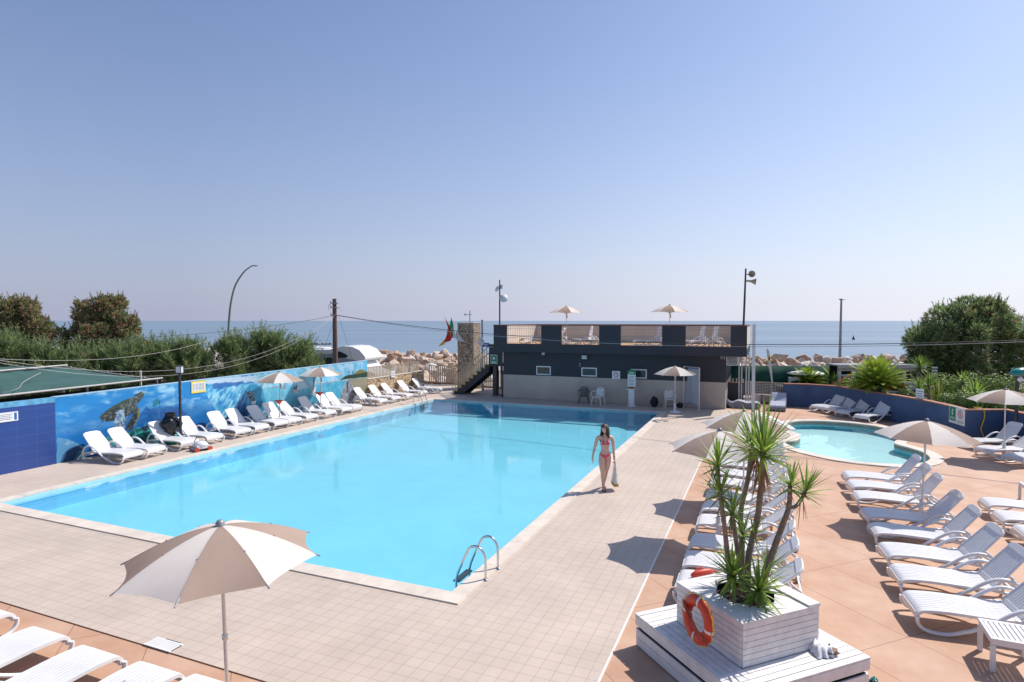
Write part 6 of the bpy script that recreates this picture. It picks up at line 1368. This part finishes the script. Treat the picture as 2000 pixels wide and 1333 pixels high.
# ------------------------------------------------------------------ garden plants
def rosette_plant(name,label,c,h,L_,n,mats,w=.03,trunk_r=.06,el=-35,group=None,lean=(0,0),z0=.85,cat='plant',droop=.4):
    t=thing(name,label,cat,(c.x,c.y,z0),0,group); mb=MB(); rosette(mb,Vector((lean[0],lean[1],h-z0)),Vector((lean[0]*.5,lean[1]*.5,1)),L_,n,w,random.Random(int(abs(c.x*31)+n)),elmin=el,droop=droop,hang=0,spread=.12); mb.build('leaves',mats,t,fix=False)
    if trunk_r: mb=MB(); mb.tube(smooth_pts([(0,0,-.1),(lean[0]*.4,lean[1]*.4,(h-z0)*.5),(lean[0],lean[1],h-z0)],4),[trunk_r*(1.3-.06*i) for i in range(9)],8); mb.build('trunk','trunk',t)
    return t
def gp_(px,py,D):
    wy=wall_pt(min(px,2050) if px>1533 else 1534,820)[0].y; return at(px,py,max(D,wy+.75))
YM=['leaf_a','leaf_b','leaf_dead']
q=gp_(1797,716,28); rosette_plant('tall_yucca','yucca with a tall bare trunk and round head in front of the large tree',q,q.z,.62,110,YM,.04,.07)
q=gp_(1868,745,25); rosette_plant('tall_yucca','yucca on a leaning trunk right of the yellow striped plant',q,q.z,.5,80,YM,.036,.06,lean=(.25,0))
q=gp_(1795,757,26.5); rosette_plant('yucca_plant','low green yucca directly below the tall round headed one',q,q.z,.55,60,YM,.036,.05,el=5)
q=gp_(1815,752,26); rosette_plant('yucca_plant','upright green yucca between the tall yucca and the yellow striped plant',q,q.z,.6,70,YM,.036,.05,el=20)
q=gp_(1621,733,32.5); rosette_plant('yucca_plant','dark spiky yucca in front of the green screen fence',q,q.z,.75,80,YM,.045,.05)
q=gp_(1629,745,31); rosette_plant('yucca_plant','small dark spiky plant left of the flowering shrubs',q,q.z,.5,60,YM,.04,.04)
q=gp_(1905,772,24); rosette_plant('fan_palm','small fan palm among the shrubs behind the blue wall',q,q.z,.7,45,['leaf_a','leaf_a','leaf_dead'],.06,.05,el=10)
q=gp_(1830,792,24.5); rosette_plant('striped_plant','yellow striped upright sword leaved plant behind the blue wall',q,.95,1.05,46,['phorm','shrub','leaf_dead'],.06,0,el=52,droop=.12)
def cycad(label,c,z,Rr,n,group='cycads behind the blue wall'):
    t=thing('cycad',label,'cycad',(c.x,c.y,.8),0,group); mb=MB(); mb.tube([(0,0,-.1),(0,0,z-.8)],[.2*Rr+.05,.16*Rr+.04],10); mb.build('trunk','trunk',t); mb=MB(); rs=random.Random(n)
    for i in range(n):
        az=i*2.399; t0=i/n; el=R(84-78*t0**.9); d=Vector((math.cos(el)*math.cos(az),math.cos(el)*math.sin(az),math.sin(el))); p=Vector((0,0,z-.8)); seg=16; dd=d.copy(); L_=Rr*rs.uniform(.85,1.1); sd=d.cross(Vector((0,0,1))).normalized()
        for k in range(seg):
            dd=(dd+Vector((0,0,-.55/seg))).normalized(); q=p+dd*L_/seg; ll=.20*Rr*math.sin(PI*min(1,(k+2)/(seg+2)))**.6; up=sd.cross(dd).normalized()
            for s in (-1,1):
                for h_ in (0,.5):
                    b=p.lerp(q,h_); e=b+(sd*s*.85+dd*.6+up*.35).normalized()*ll; mb.add([b,b+dd*L_/seg*.62,e],[(0,1,2)],0 if rs.random()<.8 else 1)
            p=q
    mb.build('fronds',['cyc_a','leaf_b'],t,fix=False); return t
q=gp_(1713,748,27.5); cycad('large cycad with yellow green fronds in the middle of the garden',q,q.z-.15,1.38,110)
q=gp_(1578,749,33); cycad('small cycad in front of the green screen under the flat white parasol',q,q.z,.98,80)
def shrub(label,c,r,flowers=None,n=420,seed=1):
    t=thing('flowering_shrub' if flowers else 'shrub',label,'shrub',(c.x,c.y,.88),0,'shrubs behind the blue wall'); rs=random.Random(seed); mb=MB()
    for i in range(n):
        d=Vector((rs.gauss(0,1),rs.gauss(0,1),abs(rs.gauss(0,1)))).normalized(); p=Vector((d.x*r[0],d.y*r[1],d.z*r[2]))*rs.uniform(.5,1.05); 
        a=Vector((rs.gauss(0,1),rs.gauss(0,1),rs.gauss(0,.6))).normalized(); b=a.cross(d).normalized(); l_=rs.uniform(.06,.1); mb.add([p-a*l_*.2,p+b*l_*.35,p+a*l_,p-b*l_*.35],[(0,1,2,3)],0 if rs.random()<.7 else 1)
    mb.build('foliage',['shrub','leaf_b'],t,fix=False)
    mb=MB(); 
    for i in range(6): a=i*1.05; mb.tube([(0,0,-.05),(math.cos(a)*r[0]*.5,math.sin(a)*r[1]*.5,r[2]*.6)],.015,5)
    mb.build('stems','trunk',t)
    if flowers:
        mb=MB()
        for i in range(flowers):
            d=Vector((rs.gauss(0,1),rs.gauss(0,1)-.5,abs(rs.gauss(0,1)))).normalized(); p=Vector((d.x*r[0],d.y*r[1],d.z*r[2]))*1.02; mb.ell(p,(.05,.05,.035),n=7,k=4,jit=.6)
        mb.build('blossoms','flower',t,fix=False)
    return t
for i,(px,py,D,r,fl_,lab,n) in enumerate([(1655,757,28.5,(.50,.4,.75),34,'green shrub with coral flowers left of the large cycad',900),(1636,758,29.3,(.3,.3,.45),22,'small coral flowering shrub nearest the left end of the blue wall',300),(1683,761,27.3,(.42,.35,.62),16,'yellow green shrub with a few red flowers just left of the large cycad',700),(1770,775,26.5,(.4,.35,.5),0,'low green shrub left of the small white board',500),(1848,792,24,(.5,.4,.6),0,'green shrub right of the yellow striped plant',700),(1880,790,23.5,(.6,.45,.75),0,'leafy green shrub above the green and white pool sign',1000),(1915,790,23.2,(.6,.45,.75),0,'leafy green shrub above the yellow hose',1000),(1955,785,23,(.7,.5,.85),0,'dark leafy shrub behind the right edge parasol',1000),(2000,790,22.5,(.6,.5,.8),0,'leafy shrub at the right edge of the photo',800),(1740,768,28,(.7,.5,.45),0,'low dark shrub around the statue pedestal',600),(1645,742,31,(.6,.4,.5),0,'grey green shrub in front of the kiosk',500),(1835,765,28.5,(1.0,.6,1.0),0,'dark shrub at the foot of the large tree, left part',1500),(1895,765,28,(1.1,.6,1.1),0,'dark shrub at the foot of the large tree, middle part',1500),(1955,765,27.5,(1.1,.6,1.1),0,'dark shrub at the foot of the large tree, right part',1500)]):
    q=gp_(px,py,D-.2); shrub(lab,q,r,fl_,n,i+5)
# statue, basin, pots
q=gp_(1750,762,27.2); st_=thing('statue','small white figure statue on a pedestal slab beside the large cycad','statue',(q.x,q.y,.85)); zs_=max(.3,at(1750,753,q.y).z-.85)
mb=MB(); mb.b2((-.3,-.25,zs_-.05),(.35,.25,zs_)); mb.lathe([(.2,0),(.15,.1),(.12,zs_-.1),(.2,zs_-.05)],14); mb.build('pedestal','cream_wall',st_)
skin_mesh('figure',[[(0,0,zs_+.22,.075,.06),(.02,0,zs_+.34,.06,.05),(.02,0,zs_+.40,.022,.022),(.025,-.01,zs_+.46,.04,.045),(.025,-.01,zs_+.49,.03,.03)],[0,(-.03,0,zs_+.1,.06,.06),(-.02,0,zs_+.01,.07,.07)],[1,(-.06,-.02,zs_+.3,.025,.025),(-.04,-.06,zs_+.22,.02,.02)],[1,(.09,-.02,zs_+.3,.025,.025),(.06,-.06,zs_+.24,.02,.02)]],'sign_white',st_,1)
for (px,py,m,lab) in ((1745,768,'white','white boat shaped flower basin below the statue'),(1762,755,'terracotta_pot','red glazed flower pot right of the statue'),(1735,757,'terracotta_pot','red glazed flower pot left of the statue')):
    q=gp_(px,py,26.9); b_=thing('flower_pot',lab,'pot',(q.x,q.y,.85),0,'garden pots around the statue'); zz=max(.3,q.z-.85)
    mb=MB()
    if m=='white': mb.lathe([(.001,zz-.22),(.3,zz-.2),(.5,zz-.02),(.53,zz+.05),(.48,zz+.05),(.3,zz-.12)],18,sy=.5); mb.lathe([(.12,0),(.1,zz-.2)],10)
    else: mb.lathe([(.001,0),(.14,0),(.2,zz*.6),(.19,zz),(.15,zz),(.14,zz-.1)],14)
    mb.build('pot',m,b_)
    mb=MB(); rs=random.Random(int(px)); 
    for i in range(70): p=Vector((rs.gauss(0,.16),rs.gauss(0,.1),zz+rs.uniform(0,.14))); mb.ell(p,(.03,.03,.025),1 if rs.random()<.3 else 0,5,3)
    mb.build('flowers',['shrub','flower'],b_,fix=False)
# kiosk with flat roof
q=at(1640,760,31); kz=at(1640,713,31).z
q2=at(1808,760,31); kk=thing('kiosk','low white kiosk with a flat grey roof behind the cycads','kiosk',(q.x,31,0)); kw=q2.x-q.x
mb=MB(); mb.b2((-.15,0,kz-.07),(kw,1.1,kz)); mb.build('roof','grey_metal',kk); mb=MB(); mb.b2((0,.1,kz-.33),(kw-.2,.25,kz-.091)); mb.b2((-.12,-.02,kz-.18),(kw+.02,-.001,kz-.02)); mb.build('fascia','cream_wall',kk)
mb=MB(); 
for x in (0,.75,2.6,3.35,4.1): mb=MB(); mb.b2((x,.12,0),(x+.13,.25,kz-.331)); mb.build('post','white',kk)
mb=MB(); mb.b2((2.75,.3,0),(kw-.3,.4,1.15)); mb.build('low_wall','white',kk)
mb=MB(); mb.b2((.131,.14,1.2),(.749,.22,1.28)); mb.b2((.131,.14,1.45),(.749,.22,1.52)); mb.build('shelf','white',kk)
mb=MB(); mb.b2((0,.95,0),(kw-.2,1.05,kz-.08)); mb.build('dark_back','gap',kk)
q=at(1825,748,29); ls=thing('slat_screen','narrow white horizontal slats screen in front of the large tree','screen',(q.x,q.y,.4)); mb=MB(); zt0=at(1825,718,29).z-.4
mb.b2((-.02,.02,0),(.02,.06,zt0)); mb.build('post','wood',ls); mb=MB(); [mb.b2((-.14,-.0,zt0-.14*i-.05),(.14,.018,zt0-.14*i+.02)) for i in range(8)]; mb.build('slats','white',ls)
# flat white parasol in the background
q=at(1572,740,33.6); fp=thing('flat_parasol','low flat white parasol in front of the green screen fence','parasol',(q.x,q.y,0)); z=at(1572,727,33.6).z
mb=MB(); n=12; mb.lathe([(.001,z+.10),(.3,z+.09),(.75,z+.03),(.98,z-.04),(.99,z-.11),(.96,z-.1),(.7,z-.03),(.001,z+.03)],16); o=mb.build('canopy','tote',fp); mb=MB(); mb.tube([(0,0,0),(0,0,z+.14)],.025); mb.build('pole','grey_metal',fp)
q=at(1549,745,33.2); wc=thing('white_cabinet','small white box shaped cabinet below the flat white parasol','cabinet',(q.x,q.y,0)); mb=MB(); mb.prism([(-.3,-.2),(.3,-.2),(.25,.2),(-.2,.2)],0,at(1549,737,33.2).z); mb.b2((-.2,-.22,.7),(.2,-.201,1.0),1); mb.build('cabinet',['white','glass'],wc)
q=at(1552,716,34.3); sign('small_sign','small grey sign on top of the green screen fence',q,0,.35,.18,['grey_plate']+lines(-.4,.4,-.3,.3,2))
# teal lamp post, right
q=at(1984,846,20.4); tl=thing('garden_lamp','dark lamp post with a teal oval shade and a white globe at the right edge','lamp post',(q.x,q.y,0)); z=at(1988,725,20.4).z
mb=MB(); mb.tube([(0,0,0),(0,0,z-.1)],.055,10); mb.tube(smooth_pts([(0,0,z-.45),(.2,0,z-.38),(.38,0,z-.3)],3),.02,6); mb.build('post','dark_metal',tl)
mb=MB(); mb.ell((0,0,0),(.3,.16,.11),0,18,10); o=mb.build('shade','teal',tl); o.location=(.06,0,z-.02); o.rotation_euler=(R(25),R(-12),0)
mb=MB(); mb.ell((0,0,0),(.305,.165,.06),0,18,10); o=mb.build('shade_rim','grey_metal',tl); o.location=(.07,.03,z-.07); o.rotation_euler=(R(25),R(-12),0)
for x,dz in ((.05,-.28),(.38,-.25)): mb=MB(); mb.ell((x,-.05,z+dz),(.09,.09,.09),0,12,8); mb.build('globe','plastic',tl)
# ================================================================== CAMERA, LIGHT, WORLD
cam=bpy.data.cameras.new('camera'); co=bpy.data.objects.new('camera',cam); COL.objects.link(co); co.location=(0,0,H); co.rotation_euler=(PI/2-PITCH,0,0)
cam.sensor_width=36; cam.lens=F/2000*36; cam.clip_end=60000; cam.clip_start=.05; sc.camera=co
EL=48.0; AZ=29.0
sun=bpy.data.lights.new('sun','SUN'); so=bpy.data.objects.new('sun',sun); COL.objects.link(so); sun.energy=SUN_E; sun.angle=R(.53); sun.color=(1,.94,.87)
d=Vector((math.cos(R(AZ))*math.cos(R(EL)),math.sin(R(AZ))*math.cos(R(EL)),math.sin(R(EL)))); so.rotation_euler=d.to_track_quat('Z','Y').to_euler(); so.location=(10,0,30)
w=bpy.data.worlds.new('World'); sc.world=w; w.use_nodes=True; nt=w.node_tree; bg=nt.nodes['Background']; sky=nt.nodes.new('ShaderNodeTexSky'); sky.sky_type='NISHITA'; sky.sun_disc=False; sky.sun_elevation=R(EL); sky.sun_rotation=R(90-AZ)
sky.air_density=SKY[0]; sky.dust_density=SKY[1]; sky.ozone_density=SKY[2]; sky.altitude=0
n_=nt.nodes; l_=nt.links
tc=n_.new('ShaderNodeTexCoord'); sp3=n_.new('ShaderNodeSeparateXYZ'); l_.new(tc.outputs['Generated'],sp3.inputs[0])
ab=n_.new('ShaderNodeMath'); ab.operation='ABSOLUTE'; l_.new(sp3.outputs['Z'],ab.inputs[0])
mu_=n_.new('ShaderNodeMath'); mu_.operation='MULTIPLY'; mu_.inputs[1].default_value=-HZ_K; l_.new(ab.outputs[0],mu_.inputs[0])
ex_=n_.new('ShaderNodeMath'); ex_.operation='EXPONENT'; l_.new(mu_.outputs[0],ex_.inputs[0])
mh_=n_.new('ShaderNodeMath'); mh_.operation='MULTIPLY'; mh_.inputs[1].default_value=HAZE[1]; l_.new(ex_.outputs[0],mh_.inputs[0])
dt=n_.new('ShaderNodeVectorMath'); dt.operation='DOT_PRODUCT'; dt.inputs[1].default_value=(math.cos(R(AZ)),math.sin(R(AZ)),0); l_.new(tc.outputs['Generated'],dt.inputs[0])
cr=n_.new('ShaderNodeValToRGB'); cr.color_ramp.elements[0].position=0; cr.color_ramp.elements[1].position=1
for e_,c_ in zip(cr.color_ramp.elements,(HAZE[2],HAZE[3])): e_.color=tuple(x/SKY[3] *.1 for x in c_)+(1,)
e_=cr.color_ramp.elements.new(.48); e_.color=tuple(x/SKY[3]*.1 for x in HAZE[4])+(1,)
l_.new(dt.outputs['Value'],cr.inputs['Fac'])
sc10=n_.new('ShaderNodeVectorMath'); sc10.operation='SCALE'; sc10.inputs['Scale'].default_value=10; l_.new(cr.outputs['Color'],sc10.inputs[0])
tn=n_.new('ShaderNodeMix'); tn.data_type='RGBA'; tn.blend_type='MULTIPLY'; tn.inputs['Factor'].default_value=1; tn.inputs['B'].default_value=TINT+(1,); l_.new(sky.outputs[0],tn.inputs['A'])
hz=n_.new('ShaderNodeMix'); hz.data_type='RGBA'; l_.new(mh_.outputs[0],hz.inputs['Factor']); l_.new(tn.outputs['Result'],hz.inputs['A']); l_.new(sc10.outputs[0],hz.inputs['B']); l_.new(hz.outputs['Result'],bg.inputs['Color'])
bg.inputs['Strength'].default_value=SKY[3]
sc.view_settings.view_transform='Standard'; sc.view_settings.look='None'; sc.view_settings.exposure=EXPO; sc.view_settings.gamma=1
sc.render.resolution_x=1024; sc.render.resolution_y=682
sc.cycles.max_bounces=8; sc.cycles.transparent_max_bounces=12
